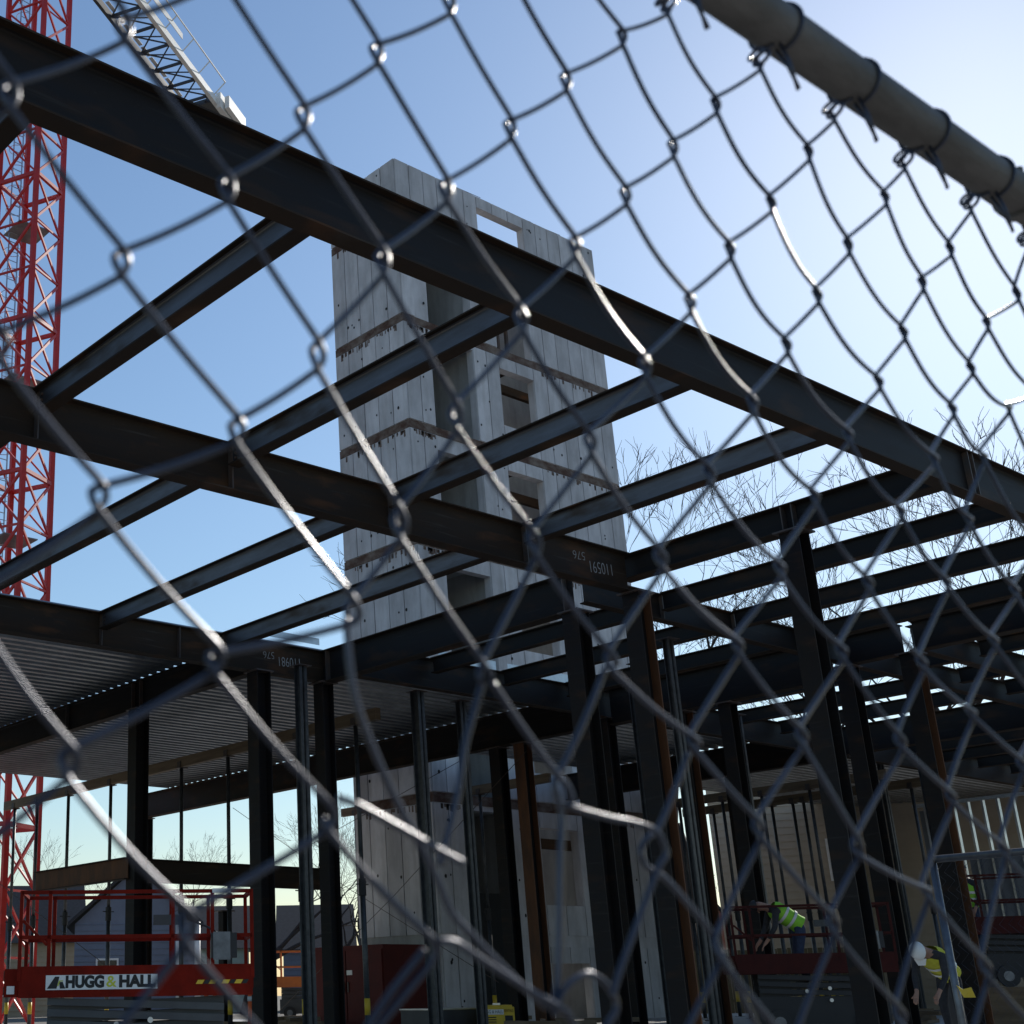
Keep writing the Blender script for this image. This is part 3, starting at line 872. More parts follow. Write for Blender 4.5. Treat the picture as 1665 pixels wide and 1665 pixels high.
tree(50.3, 70, 9.6, 1, 0.9, 'bare tree between the two dark columns under the deck', G_TR)
tree(48.9, 64, 8.0, 0, 1.9, 'bare tree beside the left edge of the concrete wall', G_TR)
tree(34.6, 94, 10.6, 1, 5.5, 'bare branches low between the rusty column and the cream building', G_TR)

# ------------------------------------------------------------------ houses and buildings behind
def pol(azd, D, z=0.0):
    return Vector((D * math.cos(R(azd)), D * math.sin(R(azd)), z))
def house(label, a0, a1, D, wall_top, roof_top, wm, rm=M_ROOF, depth=7.0, gable=False, windows=(), cat='house', porch=False):
    p0 = pol(a1, D, GZ); p1 = pol(a0, D, GZ)        # left, right as seen
    u = (p1 - p0); L = u.length; u.normalize()
    v = Vector((-u.y, u.x, 0))
    if v.dot(p0) < 0:
        v = -v
    h = thing('house', label, cat, tuple(p0))
    def P(a, b, z):
        q = p0 + u * a + v * b
        return (q.x, q.y, z)
    def blk(a0_, a1_, b0, b1, za, zb, name, mt, par=None):
        k = MB().add([P(a0_, b0, za), P(a1_, b0, za), P(a1_, b1, za), P(a0_, b1, za), P(a0_, b0, zb), P(a1_, b0, zb), P(a1_, b1, zb), P(a0_, b1, zb)],
                     [(0, 3, 2, 1), (4, 5, 6, 7), (0, 1, 5, 4), (1, 2, 6, 5), (2, 3, 7, 6), (3, 0, 4, 7)])
        return k.build(name, mt, par or h)
    # siding courses that lap over each other
    zc = GZ; k = MB()
    while zc < wall_top - 0.01:
        ze = min(zc + 0.25, wall_top)
        k.add([P(0, -0.03, zc), P(L, -0.03, zc), P(L, 0, ze), P(0, 0, ze), P(0, 0.06, zc), P(L, 0.06, zc)], [(0, 1, 2, 3), (0, 4, 5, 1)])
        zc = ze
    o = k.build('siding', wm, h); o['kind'] = 'stuff'
    blk(0.01, L - 0.01, 0.05, depth, GZ, wall_top, 'wall', wm)
    if gable:
        k = MB().add([P(0, 0, wall_top), P(L, 0, wall_top), P(L / 2, 0, roof_top - 0.1), P(0, 0.2, wall_top), P(L, 0.2, wall_top), P(L / 2, 0.2, roof_top - 0.1)],
                     [(0, 1, 2), (5, 4, 3), (0, 3, 4, 1), (1, 4, 5, 2), (2, 5, 3, 0)])
        k.build('gable', wm, h)
        k = MB()
        for (a, b) in ((-0.35, L / 2), (L + 0.35, L / 2)):
            za = wall_top - 0.15
            k.add([P(a, -0.35, za), P(b, -0.35, roof_top), P(b, depth, roof_top), P(a, depth, za), P(a, -0.35, za + 0.16), P(b, -0.35, roof_top + 0.16), P(b, depth, roof_top + 0.16), P(a, depth, za + 0.16)],
                  [(0, 1, 2, 3), (7, 6, 5, 4), (0, 4, 5, 1), (1, 5, 6, 2), (2, 6, 7, 3), (3, 7, 4, 0)])
        k.build('roof', rm, h)
    elif roof_top > wall_top:
        k = MB().add([P(-0.4, -0.4, wall_top), P(L + 0.4, -0.4, wall_top), P(L + 0.4, depth, wall_top), P(-0.4, depth, wall_top), P(-0.4, depth / 2, roof_top), P(L + 0.4, depth / 2, roof_top)],
                     [(0, 1, 5, 4), (2, 3, 4, 5), (0, 4, 3), (1, 2, 5), (3, 2, 1, 0)])
        k.build('roof', rm, h)
    for (wa, wb, za, zb) in windows:
        f = blk(wa - 0.08, wb + 0.08, -0.07, -0.02, za - 0.08, zb + 0.08, 'window', M_WHITE)
        blk(wa, wb, -0.09, -0.071, za, zb, 'pane', M_GLASS, f)
    if porch:
        for i in range(2):
            k = MB(); q = P(L * 0.86 + i * 0.8, -0.5, 0)
            k.cyl((q[0], q[1], GZ), (q[0], q[1], wall_top), 0.13, 10)
            k.build('porch_column', M_WHITE, h, True)
    return h
house('tan house with a dark shingle roof behind the red lift, left of the blue one', 59.9, 67.0, 70, 2.6, 5.6, M_TAN, windows=((1.2, 2.2, 0.2, 1.5), (4.2, 5.2, 0.2, 1.5)))
house('blue grey gabled house with white porch columns behind the red lift', 55.2, 60.1, 60, 3.0, 5.4, M_BLUEG, gable=True, windows=((1.0, 1.8, 0.2, 1.5),), porch=True)
house('pale green low house seen through the lift guard rail', 53.0, 56.4, 75, 2.4, 4.8, M_PALEG, windows=((1.0, 2.0, 0.3, 1.5),))
house('grey roofed house between the two dark columns under the deck', 48.9, 51.6, 72, 2.2, 4.6, M_BLUEG, windows=((1.0, 1.8, 0.2, 1.4),))
house('small brick red gabled house far behind, right of the rusty middle column', 33.7, 35.6, 90, 3.2, 5.4, M_BRICK, gable=True, windows=((0.8, 1.6, 0.4, 1.6),))
house('tall cream building behind the right shoring posts', 29.0, 34.2, 53, 7.6, 7.6, M_CREAM, depth=9, cat='building', windows=((3.9, 4.5, 3.6, 4.9),))
house('low cream building at right behind the gate panel and stud wall', 21.0, 29.3, 54.5, 7.4, 7.4, M_CREAM, depth=9, cat='building', windows=((4.4, 5.4, 1.0, 2.8),))
# board fence
fx0, fx1 = pol(35.6, 51, GZ), pol(28.6, 51, GZ)
bf_ = thing('board_fence', 'dark weathered board fence in front of the cream building', 'fence', tuple(fx0))
Lf = (fx1 - fx0).length; du = (fx1 - fx0) / Lf
nb = int(Lf / 0.16)
proto_b = None
angf = math.atan2(du.y, du.x)
for i in range(nb):
    if proto_b is None:
        proto_b = MB().box((0, -0.012, 0), (0.148, 0.012, 2.05)).build('board', M_FENCEW)
        proto_b.parent = bf_; proto_b.rotation_euler = (0, 0, angf)
    else:
        q = du * (i * 0.16)
        o = share(proto_b, 'board', bf_, (q.x, q.y, random.uniform(-0.03, 0.02)), angf)
for zz in (0.4, 1.6):
    MB().bar(fx0 + Vector((0, 0, zz)) + Vector((-du.y, du.x, 0)) * 0.04, fx1 + Vector((0, 0, zz)) + Vector((-du.y, du.x, 0)) * 0.04, 0.04, 0.09).build('rail', M_FENCEW, bf_)
# stud wall at right
sw = thing('stud_wall', 'grey metal stud wall with blue lit panels at the right edge', 'wall', (40.4, 15.8, GZ))
y = 15.4
while y < 20.3:
    MB().box((40.33, y, GZ), (40.47, y + 0.06, 5.0)).build('stud', M_GALV, sw); y += 0.42
MB().box((40.32, 15.3, 5.0), (40.48, 20.4, 5.09)).build('top_track', M_GALV, sw)
MB().box((40.32, 15.3, GZ + 0.005), (40.48, 20.4, GZ + 0.07)).build('bottom_track', M_GALV, sw)
for (a, b, zb, zt_) in ((19.2, 20.3, GZ + 0.1, 4.9), (17.6, 19.1, GZ + 0.1, 3.5), (15.4, 17.4, GZ + 0.1, 2.9)):
    MB().box((40.50, a, zb), (40.53, b, zt_)).build('sheathing', M_TUFT, sw)
MB().box((41.2, 15.0, GZ), (41.5, 21.0, 1.0)).build('low_wall', M_TIMBER, sw)
# plywood stack by its foot
pw = thing('plywood_stack', 'brown curved plywood pile on the pale slab at the right edge', 'plywood', (33.5, 14.6, GZ))
for k in range(4):
    MB().box((33.3 + 0.03 * k, 13.4 - 0.05 * k, GZ + 0.01 + k * 0.24), (34.3, 15.9 - 0.06 * k, GZ + 0.235 + k * 0.24)).build('sheet', M_TIMBER, pw)

# ------------------------------------------------------------------ scissor lifts
def scissor_lift(loc, ang, label, sign=True, L=2.44, W=0.86, fold_m=M_LIFT, deck_z=1.0, dark=M_DGREY):
    """built along local x, facing local -y, then turned"""
    t = thing('scissor_lift', label, 'scissor lift', (0, 0, 0), 'red scissor lifts on the site')
    y0 = -W / 2; y1 = W / 2
    MB().box((-L / 2 + 0.25, y0 + 0.06, 0.16), (L / 2 - 0.2, y1 - 0.06, 0.58)).build('chassis', dark, t)
    for sx_ in (-1, 1):
        for sy_ in (-1, 1):
            wv = MB().cyl((sx_ * (L / 2 - 0.55), sy_ * (W / 2 - 0.11), 0.19), (sx_ * (L / 2 - 0.55), sy_ * (W / 2 + 0.01), 0.19), 0.19, 18)
            wo = wv.build('wheel', M_BLACK, t, False)
            MB().cyl((sx_ * (L / 2 - 0.55), sy_ * (W / 2 + 0.002), 0.19), (sx_ * (L / 2 - 0.55), sy_ * (W / 2 + 0.02), 0.19), 0.09, 12).build('rim', M_PIPE, wo)
    for k in range(3):
        z = 0.60 + k * 0.11
        for s in (-1, 1):
            MB().bar((-L / 2 + 0.3, s * 0.3, z), (L / 2 - 0.3, s * 0.3, z + 0.075), 0.05, 0.07).build('scissor_arm', dark, t)
            MB().bar((-L / 2 + 0.3, s * 0.37, z + 0.075), (L / 2 - 0.3, s * 0.37, z), 0.05, 0.07).build('scissor_arm', dark, t)
    for (bx_, bz) in ((0.15, 0.70), (0.15, 0.52), (-0.2, 0.66)):
        MB().cyl((bx_, y0 - 0.002, bz), (bx_, y0 + 0.06, bz), 0.03, 10).build('pivot_bolt', M_GALV, t)
    MB().box((-L / 2, y0, deck_z - 0.06), (L / 2, y1, deck_z)).build('platform', fold_m, t)
    for (a, b) in (((-L / 2, y0 - 0.012), (L / 2, y0 + 0.012)), ((-L / 2, y1 - 0.012), (L / 2, y1 + 0.012))):
        MB().box((a[0], a[1], deck_z - 0.07), (b[0], b[1], deck_z + 0.24)).build('side_plate', fold_m, t)
    for s in (-1, 1):
        MB().box((s * L / 2 - 0.012, y0 + 0.013, deck_z), (s * L / 2 + 0.012, y1 - 0.013, deck_z + 0.15)).build('toe_board', fold_m, t)
    # entry step block at the left end
    MB().box((-L / 2 - 0.16, y0 + 0.1, deck_z - 0.06), (-L / 2 - 0.013, y1 - 0.1, deck_z + 0.22)).build('entry_step', fold_m, t)
    for h in (deck_z + 0.53, deck_z + 0.985):
        for y in (y0, y1):
            MB().bar((-L / 2, y, h), (L / 2, y, h), 0.038, 0.038).build('guard_rail', fold_m, t)
        for s in (-1, 1):
            MB().bar((s * L / 2, y0, h), (s * L / 2, y1, h), 0.038, 0.038).build('guard_rail', fold_m, t)
    for xx in (-L / 2, -L / 2 + 0.30, 0.38, 0.80, L / 2):
        for y in (y0, y1):
            MB().bar((xx, y, deck_z + 0.1), (xx, y, deck_z + 1.0), 0.038, 0.038).build('guard_post', fold_m, t)
    MB().bar((-L / 2 + 0.02, y0, deck_z + 0.7), (-L / 2 + 0.28, y0, deck_z + 0.45), 0.03, 0.03).build('guard_brace', fold_m, t)
    cbx = MB().box((0.78, y0 - 0.14, deck_z + 0.30), (1.05, y0 + 0.0, deck_z + 0.55)).build('control_box', M_BLACK, t)
    MB().box((0.80, y0 - 0.146, deck_z + 0.28), (0.98, y0 - 0.141, deck_z + 0.56)).build('notice_sheet', M_PIPE, t)
    MB().box((0.18, y1 - 0.06, deck_z + 0.68), (0.50, y1 - 0.02, deck_z + 0.79)).build('document_box', M_DGREY, t)
    MB().tube([(0.45, y0, deck_z + 0.95), (0.55, y0 + 0.1, deck_z + 0.7), (0.75, y0 + 0.06, deck_z + 0.62), (0.86, y0, deck_z + 0.55)], 0.012, 5).build('control_cable', M_BLACK, t)
    if sign:
        sg = MB().box((-0.94, y0 - 0.020, deck_z + 0.005), (0.22, y0 - 0.0125, deck_z + 0.15)).build('sign_board', M_WHITE, t)
        yy = y0 - 0.0205
        def lg(u, v):
            return (-0.925 + u * 0.19, deck_z + 0.018 + v * 0.118)
        k = MB().prism([lg(0, 0), lg(.42, 1), lg(.66, 1), lg(.52, 0)], 'y', yy - 0.002, yy)
        k.prism([lg(.70, 0), lg(.66, .55), lg(.84, .55), lg(1.0, 0)], 'y', yy - 0.002, yy)
        k.build('logo', M_INK, sg)
        MB().prism([lg(.56, .22), lg(.64, .68), lg(.86, .68), lg(.86, .60), lg(.70, .60), lg(.62, .22)], 'y', yy - 0.0028, yy - 0.0022).build('logo_mark', M_GRAF, sg)
        for body, cx_, w_, mt in (('HUGG', -0.535, 0.40, M_INK), ('&', -0.262, 0.105, M_GRAF), ('HALL', 0.005, 0.38, M_INK)):
            text_obj('lettering', body, 0.155, frame_mtx((cx_, yy - 0.001, deck_z + 0.077), (1, 0, 0), (0, 0, 1)), mt, sg, 0.001, bold=0.002 if body == '&' else 0.009, width=w_)
        for i in range(4):
            MB().prism([(0.62 + i * 0.135, deck_z + 0.045), (0.69 + i * 0.135, deck_z + 0.045), (0.715 + i * 0.135, deck_z + 0.085), (0.645 + i * 0.135, deck_z + 0.085)], 'y', y0 - 0.016, y0 - 0.0125).build('hazard_mark', M_YELLOW, t)
        for i in range(4):
            MB().prism([(0.70 + i * 0.135, deck_z + 0.045), (0.75 + i * 0.135, deck_z + 0.045), (0.775 + i * 0.135, deck_z + 0.085), (0.725 + i * 0.135, deck_z + 0.085)], 'y', y0 - 0.0155, y0 - 0.0125).build('hazard_mark', M_INK, t)
        text_obj('lettering', '61300', 0.10, frame_mtx((-0.86, y0 + 0.055, 0.42), (1, 0, 0), (0, 0, 1)), M_GALV, t, 0.001)
        MB().box((-L / 2 - 0.13, y0 + 0.094, deck_z - 0.03), (-L / 2 - 0.05, y0 + 0.099, deck_z + 0.05)).build('warning_plate', M_WHITE, t)
        MB().box((0.80, y0 - 0.022, deck_z + 0.965), (1.0, y0 - 0.0195, deck_z + 1.01)).build('warning_plate', M_WHITE, t)
        MB().box((0.05, y0 - 0.003, 0.575), (0.2, y0 + 0.05, 0.59)).build('step_light', M_YELLOW, t)
    t.rotation_euler = (0, 0, ang); t.location = loc
    return t
def at_az(azd, D, z):
    p = pol(azd, D, z); return (p.x, p.y, p.z)
LD = 15.3
lc = (pol(62.1, LD) + pol(53.05, LD)) / 2
lang = math.atan2((pol(53.05, LD) - pol(62.1, LD)).y, (pol(53.05, LD) - pol(62.1, LD)).x)
scissor_lift((lc.x, lc.y, GZ - 0.12), lang, 'red scissor lift with HUGG&HALL sign at the lower left')
l2 = pol(31.2, 25.0)
scissor_lift((l2.x, l2.y, GZ + 0.08), R(-50), 'shaded red scissor lift carrying the bending worker in a lime vest', sign=False, fold_m=M_LIFT_SHADE, dark=M_BLACK)  # paint and chassis darkened to carry the shade they stand in
l3 = pol(23.6, 30.0)
scissor_lift((l3.x, l3.y, GZ + 0.75), R(-55), 'red scissor lift at the right edge near the stud wall', sign=False, fold_m=M_LIFT_SHADE, dark=M_BLACK)
l4 = pol(50.5, 44)
scissor_lift((l4.x, l4.y, GZ + 0.1), R(-40), 'orange scissor lift far off between the two dark columns', sign=False, fold_m=M_ORANGE)
for lp in ((l3, 0.75, 'right edge lift'), (l2, 0.08, 'lime vest worker lift'), (l4, 0.1, 'far orange lift')):
    p, hgt, w_ = lp
    b = MB()
    for s in (-0.5, 0.5):
        b.box((p.x + s - 0.35, p.y - 0.9, GZ + 0.005), (p.x + s + 0.35, p.y + 0.9, GZ + hgt))
    tag(b.build('timber_blocking', M_TIMBER), 'timber blocking under the wheels of the ' + w_, 'blocking')

# ------------------------------------------------------------------ yellow generator, site odds and ends
gp = pol(43.15, 30.0)
gen = thing('generator', 'yellow generator with a white lettered strip on the ground at bottom centre', 'generator', (gp.x, gp.y, GZ))
du_ = Vector((math.sin(R(43.15)), -math.cos(R(43.15)), 0)); dv_ = Vector((du_.y, -du_.x, 0)) * -1
if dv_.dot(gp) < 0:
    dv_ = -dv_
def gpt(a, b, z):
    q = gp + du_ * a + dv_ * b
    return (q.x, q.y, GZ + z)
def gbox(a0, a1, b0, b1, z0_, z1_, nme, mt, par=None):
    return MB().add([gpt(a0, b0, z0_), gpt(a1, b0, z0_), gpt(a1, b1, z0_), gpt(a0, b1, z0_), gpt(a0, b0, z1_), gpt(a1, b0, z1_), gpt(a1, b1, z1_), gpt(a0, b1, z1_)],
                    [(0, 3, 2, 1), (4, 5, 6, 7), (0, 1, 5, 4), (1, 2, 6, 5), (2, 3, 7, 6), (3, 0, 4, 7)]).build(nme, mt, par or gen)
gbox(-0.36, 0.36, 0, 1.3, 0.12, 0.50, 'housing', M_YELLOW)
gbox(-0.32, 0.32, 0.04, 1.26, 0.501, 0.54, 'lid', M_YELLOW)
gbox(-0.08, 0.08, 0.5, 0.66, 0.541, 0.58, 'exhaust', M_GALV)
gbox(-0.42, 0.42, -0.05, 1.35, 0.0, 0.119, 'skid', M_BLACK)
gbox(-0.33, 0.14, -0.006, -0.001, 0.36, 0.46, 'sign_strip', M_WHITE)
text_obj('lettering', 'HUGG & HALL', 0.085, frame_mtx(gpt(-0.095, -0.0075, 0.41), tuple(du_), (0, 0, 1)), M_INK, gen, 0.001, width=0.44)
text_obj('lettering', 'RENTALS', 0.075, frame_mtx(gpt(0.24, -0.004, 0.43), tuple(du_), (0, 0, 1)), M_CONT, gen, 0.001, width=0.19)
for i in range(4):
    gbox(-0.30, -0.02, -0.006, -0.001, 0.16 + i * 0.045, 0.18 + i * 0.045, 'louvre', M_BLACK)
gbox(0.16, 0.32, -0.006, -0.001, 0.20, 0.34, 'control_panel', M_BLACK)
jb = pol(45.1, 31.0)
t = thing('job_box', 'flat black site box left of the yellow generator', 'box', (jb.x, jb.y, GZ))
MB().box((jb.x - 0.9, jb.y - 0.55, GZ + 0.006), (jb.x + 0.7, jb.y + 0.5, GZ + 0.46)).build('body', M_DGREY, t)
MB().box((jb.x - 0.92, jb.y - 0.57, GZ + 0.461), (jb.x + 0.72, jb.y + 0.52, GZ + 0.49)).build('lid', M_GALV, t)
def delineator(azd, D, label):
    p = pol(azd, D, GZ)
    t = thing('delineator_post', label, 'traffic post', tuple(p), 'orange traffic posts behind the lift')
    MB().cyl((p.x, p.y, GZ + 0.005), (p.x, p.y, GZ + 0.08), 0.2, 12).build('base', M_BLACK, t, True)
    MB().cyl((p.x, p.y, GZ + 0.08), (p.x, p.y, GZ + 1.1), 0.055, 10, 0.04).build('post', M_HIOR, t, True)
    for zz in (0.7, 0.9):
        MB().cyl((p.x, p.y, GZ + zz), (p.x, p.y, GZ + zz + 0.09), 0.054, 10).build('band', M_REFL, t, True)
delineator(54.75, 26.5, 'left orange traffic post under the right end of the red lift')
delineator(54.4, 28.5, 'right of two close orange traffic posts under the red lift')
delineator(52.98, 27.5, 'orange traffic post alone beside the broad left column')
rn = random.Random(3)
for i in range(14):
    a_, D_ = rn.choice([(rn.uniform(27, 33), rn.uniform(30, 44)), (rn.uniform(50, 54), rn.uniform(28, 40)), (rn.uniform(37, 44), rn.uniform(26, 34))])
    p = pol(a_, D_, GZ + 0.006)
    q = MB()
    for k in range(3):
        ang = rn.uniform(0, 3.1); l_ = rn.uniform(0.4, 1.0)
        q.bar((p.x - l_ * math.cos(ang), p.y - l_ * math.sin(ang), GZ + 0.06 + k * 0.09), (p.x + l_ * math.cos(ang), p.y + l_ * math.sin(ang), GZ + 0.06 + k * 0.09), 0.10, 0.085)
    tag(q.build('timber_offcuts', M_TIMBER), 'small dark heap of timber offcuts lying on the pale slab ' + ('behind the right shoring posts' if a_ < 34 else ('before the concrete wall' if a_ < 46 else 'beyond the red lift')), 'timber', 'timber offcuts ' + ('behind the right posts' if a_ < 34 else ('before the wall' if a_ < 46 else 'beyond the lift')))

# temporary fence panel at right
X0 = 12.0
tf_ = thing('fence_panel', 'temporary mesh fence panel with bluish pipe frame at the lower right', 'fence panel', (X0, 5.9, GN))
ya, yb, zt2 = 5.98, 2.2, 1.035
MB().tube([(X0, ya, zt2), (X0, yb, zt2)], 0.032, 10).build('top_rail', M_PIPE, tf_, True)
for y in (ya, yb):
    MB().tube([(X0 - 0.0, y, GN), (X0, y, zt2 + 0.03)], 0.032, 10).build('post', M_PIPE, tf_, True)
wm = MB(); pit = 0.075
nW = int((ya - yb) / pit)
for k in range(nW):
    yk = ya - 0.05 - k * pit; pts = []
    zz = zt2 - 0.04; s = 0
    while zz > GN + 0.1:
        pts.append((X0 + (0.004 if s else -0.004), yk + (pit / 2 + 0.003 if s else -pit / 2 - 0.003), zz)); zz -= 0.075; s = 1 - s
    wm.tube(pts, 0.0016, 4)
o = wm.build('mesh', M_WIRE, tf_); o['kind'] = 'stuff'
# yellow caution tape tied on its post
tp = MB()
tp.add([(X0 - 0.04, 5.95, 0.0), (X0 - 0.045, 5.90, -0.035), (X0 - 0.06, 5.82, -0.02), (X0 - 0.055, 5.80, -0.10), (X0 - 0.05, 5.90, -0.10)], [(0, 1, 2, 3, 4)])
o = tp.build('caution_tape', M_YELLOW); sm = o.modifiers.new('gauge', 'SOLIDIFY'); sm.thickness = 0.003
tag(o, 'yellow caution tape end fluttering at the fence panel post', 'tape')

# ------------------------------------------------------------------ people
def person(label, J, place, ang, vest, vest_m, hat=None, legs=M_JEANS, group='site workers', sc=1.0):
    """J: joint name -> local position; body is one skinned mesh"""
    t = thing('person', label, 'person', (0, 0, 0), group)
    chain = [('pelvis', 'waist'), ('waist', 'chest'), ('chest', 'neck'), ('neck', 'head0'), ('head0', 'head1'),
             ('pelvis', 'hipl'), ('hipl', 'kneel'), ('kneel', 'anklel'), ('anklel', 'toel'),
             ('pelvis', 'hipr'), ('hipr', 'kneer'), ('kneer', 'ankler'), ('ankler', 'toer'),
             ('chest', 'shl'), ('shl', 'ell'), ('ell', 'wrl'), ('wrl', 'pal'),
             ('chest', 'shr'), ('shr', 'elr'), ('elr', 'wrr'), ('wrr', 'par')]
    rad = dict(pelvis=.15, waist=.135, chest=.155, neck=.06, head0=.085, head1=.075, hipl=.095, hipr=.095, kneel=.065, kneer=.065, anklel=.045, ankler=.045,
               toel=.04, toer=.04, shl=.065, shr=.065, ell=.047, elr=.047, wrl=.03, wrr=.03, pal=.034, par=.034)
    J = dict(J)
    look_v = J.pop('look', (1, 0, 0))
    for s in ('l', 'r'):
        pa = Vector(J['pa' + s]); wr = Vector(J['wr' + s]); d = (pa - wr).normalized()
        sidev = d.cross(Vector((0, 0, 1)))
        sidev = sidev.normalized() if sidev.length > 0.1 else Vector((0, 1, 0))
        nrm = d.cross(sidev)
        for i, (o_, l_) in enumerate(((-.027, .07), (-.009, .085), (.009, .08), (.027, .06))):
            a = pa + sidev * o_ + d * 0.02; b = a + d * l_ * 0.55 + nrm * 0.006; c = b + d * l_ * 0.4 + nrm * 0.022
            J['f%s%da' % (s, i)] = a; J['f%s%db' % (s, i)] = b; J['f%s%dc' % (s, i)] = c
            chain += [('pa' + s, 'f%s%da' % (s, i)), ('f%s%da' % (s, i), 'f%s%db' % (s, i)), ('f%s%db' % (s, i), 'f%s%dc' % (s, i))]
            for e in 'abc':
                rad['f%s%d%s' % (s, i, e)] = .0095
        a = pa - d * 0.02 + sidev * 0.035; b = a + sidev * .03 + d * .03 + nrm * .01
        J['t%sa' % s] = a; J['t%sb' % s] = b
        chain += [('pa' + s, 't%sa' % s), ('t%sa' % s, 't%sb' % s)]
        rad['t%sa' % s] = .012; rad['t%sb' % s] = .010
    names = list(J); idx = {k: i for i, k in enumerate(names)}
    me = bpy.data.meshes.new('body')
    me.from_pydata([Vector(J[k]) for k in names], [(idx[a], idx[b]) for a, b in chain], [])
    o = bpy.data.objects.new('body', me); COL.objects.link(o)
    o.modifiers.new('skin', 'SKIN')
    sk = me.skin_vertices[0].data
    for k in names:
        r_ = rad[k]
        sk[idx[k]].radius = (r_, r_ * (0.75 if k in ('chest', 'waist') else 1))
        sk[idx[k]].use_root = (k == 'pelvis')
    su = o.modifiers.new('sub', 'SUBSURF'); su.levels = 2; su.render_levels = 2
    dg = bpy.context.evaluated_depsgraph_get()
    bm_ = bpy.data.meshes.new_from_object(o.evaluated_get(dg))
    bpy.data.objects.remove(o)
    bm_.name = 'body'
    bm_.materials.clear()
    for q in (M_SHIRT, legs, M_SKIN, M_BLACK):
        bm_.materials.append(q)
    bones = {0: [('pelvis', 'waist'), ('waist', 'chest'), ('chest', 'shl'), ('chest', 'shr'), ('shl', 'ell'), ('shr', 'elr'), ('ell', 'wrl'), ('elr', 'wrr')],
             1: [('pelvis', 'hipl'), ('pelvis', 'hipr'), ('hipl', 'kneel'), ('hipr', 'kneer'), ('kneel', 'anklel'), ('kneer', 'ankler')],
             2: [('neck', 'head1'), ('wrl', 'pal'), ('wrr', 'par')], 3: [('anklel', 'toel'), ('ankler', 'toer')]}
    for pgi in bm_.polygons:
        c = pgi.center; best = 9; bi = 0
        for mi, L in bones.items():
            for a, b in L:
                A = Vector(J[a]); B = Vector(J[b]); ab = B - A
                tt = max(0, min(1, (c - A).dot(ab) / max(ab.length_squared, 1e-9)))
                dd_ = (c - A - ab * tt).length
                if dd_ < best:
                    best = dd_; bi = mi
        if min((c - Vector(J['pal'])).length, (c - Vector(J['par'])).length) < 0.13:
            bi = 2
        pgi.material_index = bi; pgi.use_smooth = True
    body = bpy.data.objects.new('body', bm_); COL.objects.link(body); body.parent = t
    if vest:
        ch = Vector(J['chest']); pe = Vector(J['pelvis']); ax = (ch - pe); L = ax.length; ax.normalize()
        k = MB(); rings = []
        lat = Vector((0, 1, 0)); fr_ = ax.cross(lat).normalized()
        for i, (s_, rw, rd) in enumerate(((-0.02, .185, .15), (.15, .18, .14), (.35, .185, .145), (.55, .195, .15), (.8, .205, .155), (1.0, .20, .145), (1.13, .14, .11))):
            rings.append([pe + ax * (s_ * L) + lat * (math.cos(a) * rw) + fr_ * (math.sin(a) * rd) for a in np.linspace(0, 2 * math.pi, 17)[:-1]])
        nn = 16
        k.v = [tuple(q) for g_ in rings for q in g_]
        for i in range(len(rings) - 1):
            for j in range(nn):
                k.f.append((i * nn + j, i * nn + (j + 1) % nn, (i + 1) * nn + (j + 1) % nn, (i + 1) * nn + j))
        vo = k.build('vest', vest_m, t, True)
        kk = MB()
        for s_ in (0.3, 0.62):
            a1 = [pe + ax * (s_ * L) + lat * (math.cos(a) * .204) + fr_ * (math.sin(a) * .163) for a in np.linspace(0, 2 * math.pi, 17)]
            a2 = [q + ax * 0.045 for q in a1]
            n0 = len(kk.v); kk.v += [tuple(q) for q in a1 + a2]
            for j in range(16):
                kk.f.append((n0 + j, n0 + j + 1, n0 + 17 + j + 1, n0 + 17 + j))
        kk.build('reflective_stripe', M_REFL, vo, True)
    h0, h1 = Vector(J['head0']), Vector(J['head1']); up = (h1 - h0).normalized()
    face = Vector(look_v).normalized()
    face = (face - up * face.dot(up)).normalized()
    sd_ = up.cross(face)
    c = (h0 + h1) / 2
    fm = MB()
    fm.tube([c + face * 0.07 + up * 0.02, c + face * 0.105 - up * 0.015], [0.008, 0.014], 6)
    fm.build('nose', M_SKIN, t, True)
    for s in (-1, 1):
        MB().tube([c + sd_ * s * 0.078 - up * 0.025, c + sd_ * s * 0.09 + up * 0.03], [0.012, 0.016], 6).build('ear', M_SKIN, t, True)
        MB().tube([c + face * 0.076 + sd_ * s * 0.03 + up * 0.02, c + face * 0.084 + sd_ * s * 0.03 + up * 0.02], [0.012, 0.008], 6).build('eye', M_BLACK, t, True)
    MB().tube([c + face * 0.078 - up * 0.05 + sd_ * 0.022, c + face * 0.082 - up * 0.05 - sd_ * 0.022], 0.006, 5).build('mouth', M_CONT, t, True)
    if hat is not None:
        hv = MB(); rr = []
        cc = c + up * 0.03
        for i in range(6):
            ph_ = i / 5 * math.pi / 2 * 0.97
            rr.append([cc + up * (math.sin(ph_) * 0.12) + (face * math.cos(a) * 1.12 + sd_ * math.sin(a)) * (math.cos(ph_) * 0.115) for a in np.linspace(0, 2 * math.pi, 15)[:-1]])
        hv.v = [tuple(q) for g_ in rr for q in g_]
        for i in range(5):
            for j in range(14):
                hv.f.append((i * 14 + j, i * 14 + (j + 1) % 14, (i + 1) * 14 + (j + 1) % 14, (i + 1) * 14 + j))
        hv.f.append(tuple(70 + j for j in range(14)))
        ho_ = hv.build('hard_hat', hat, t, True)
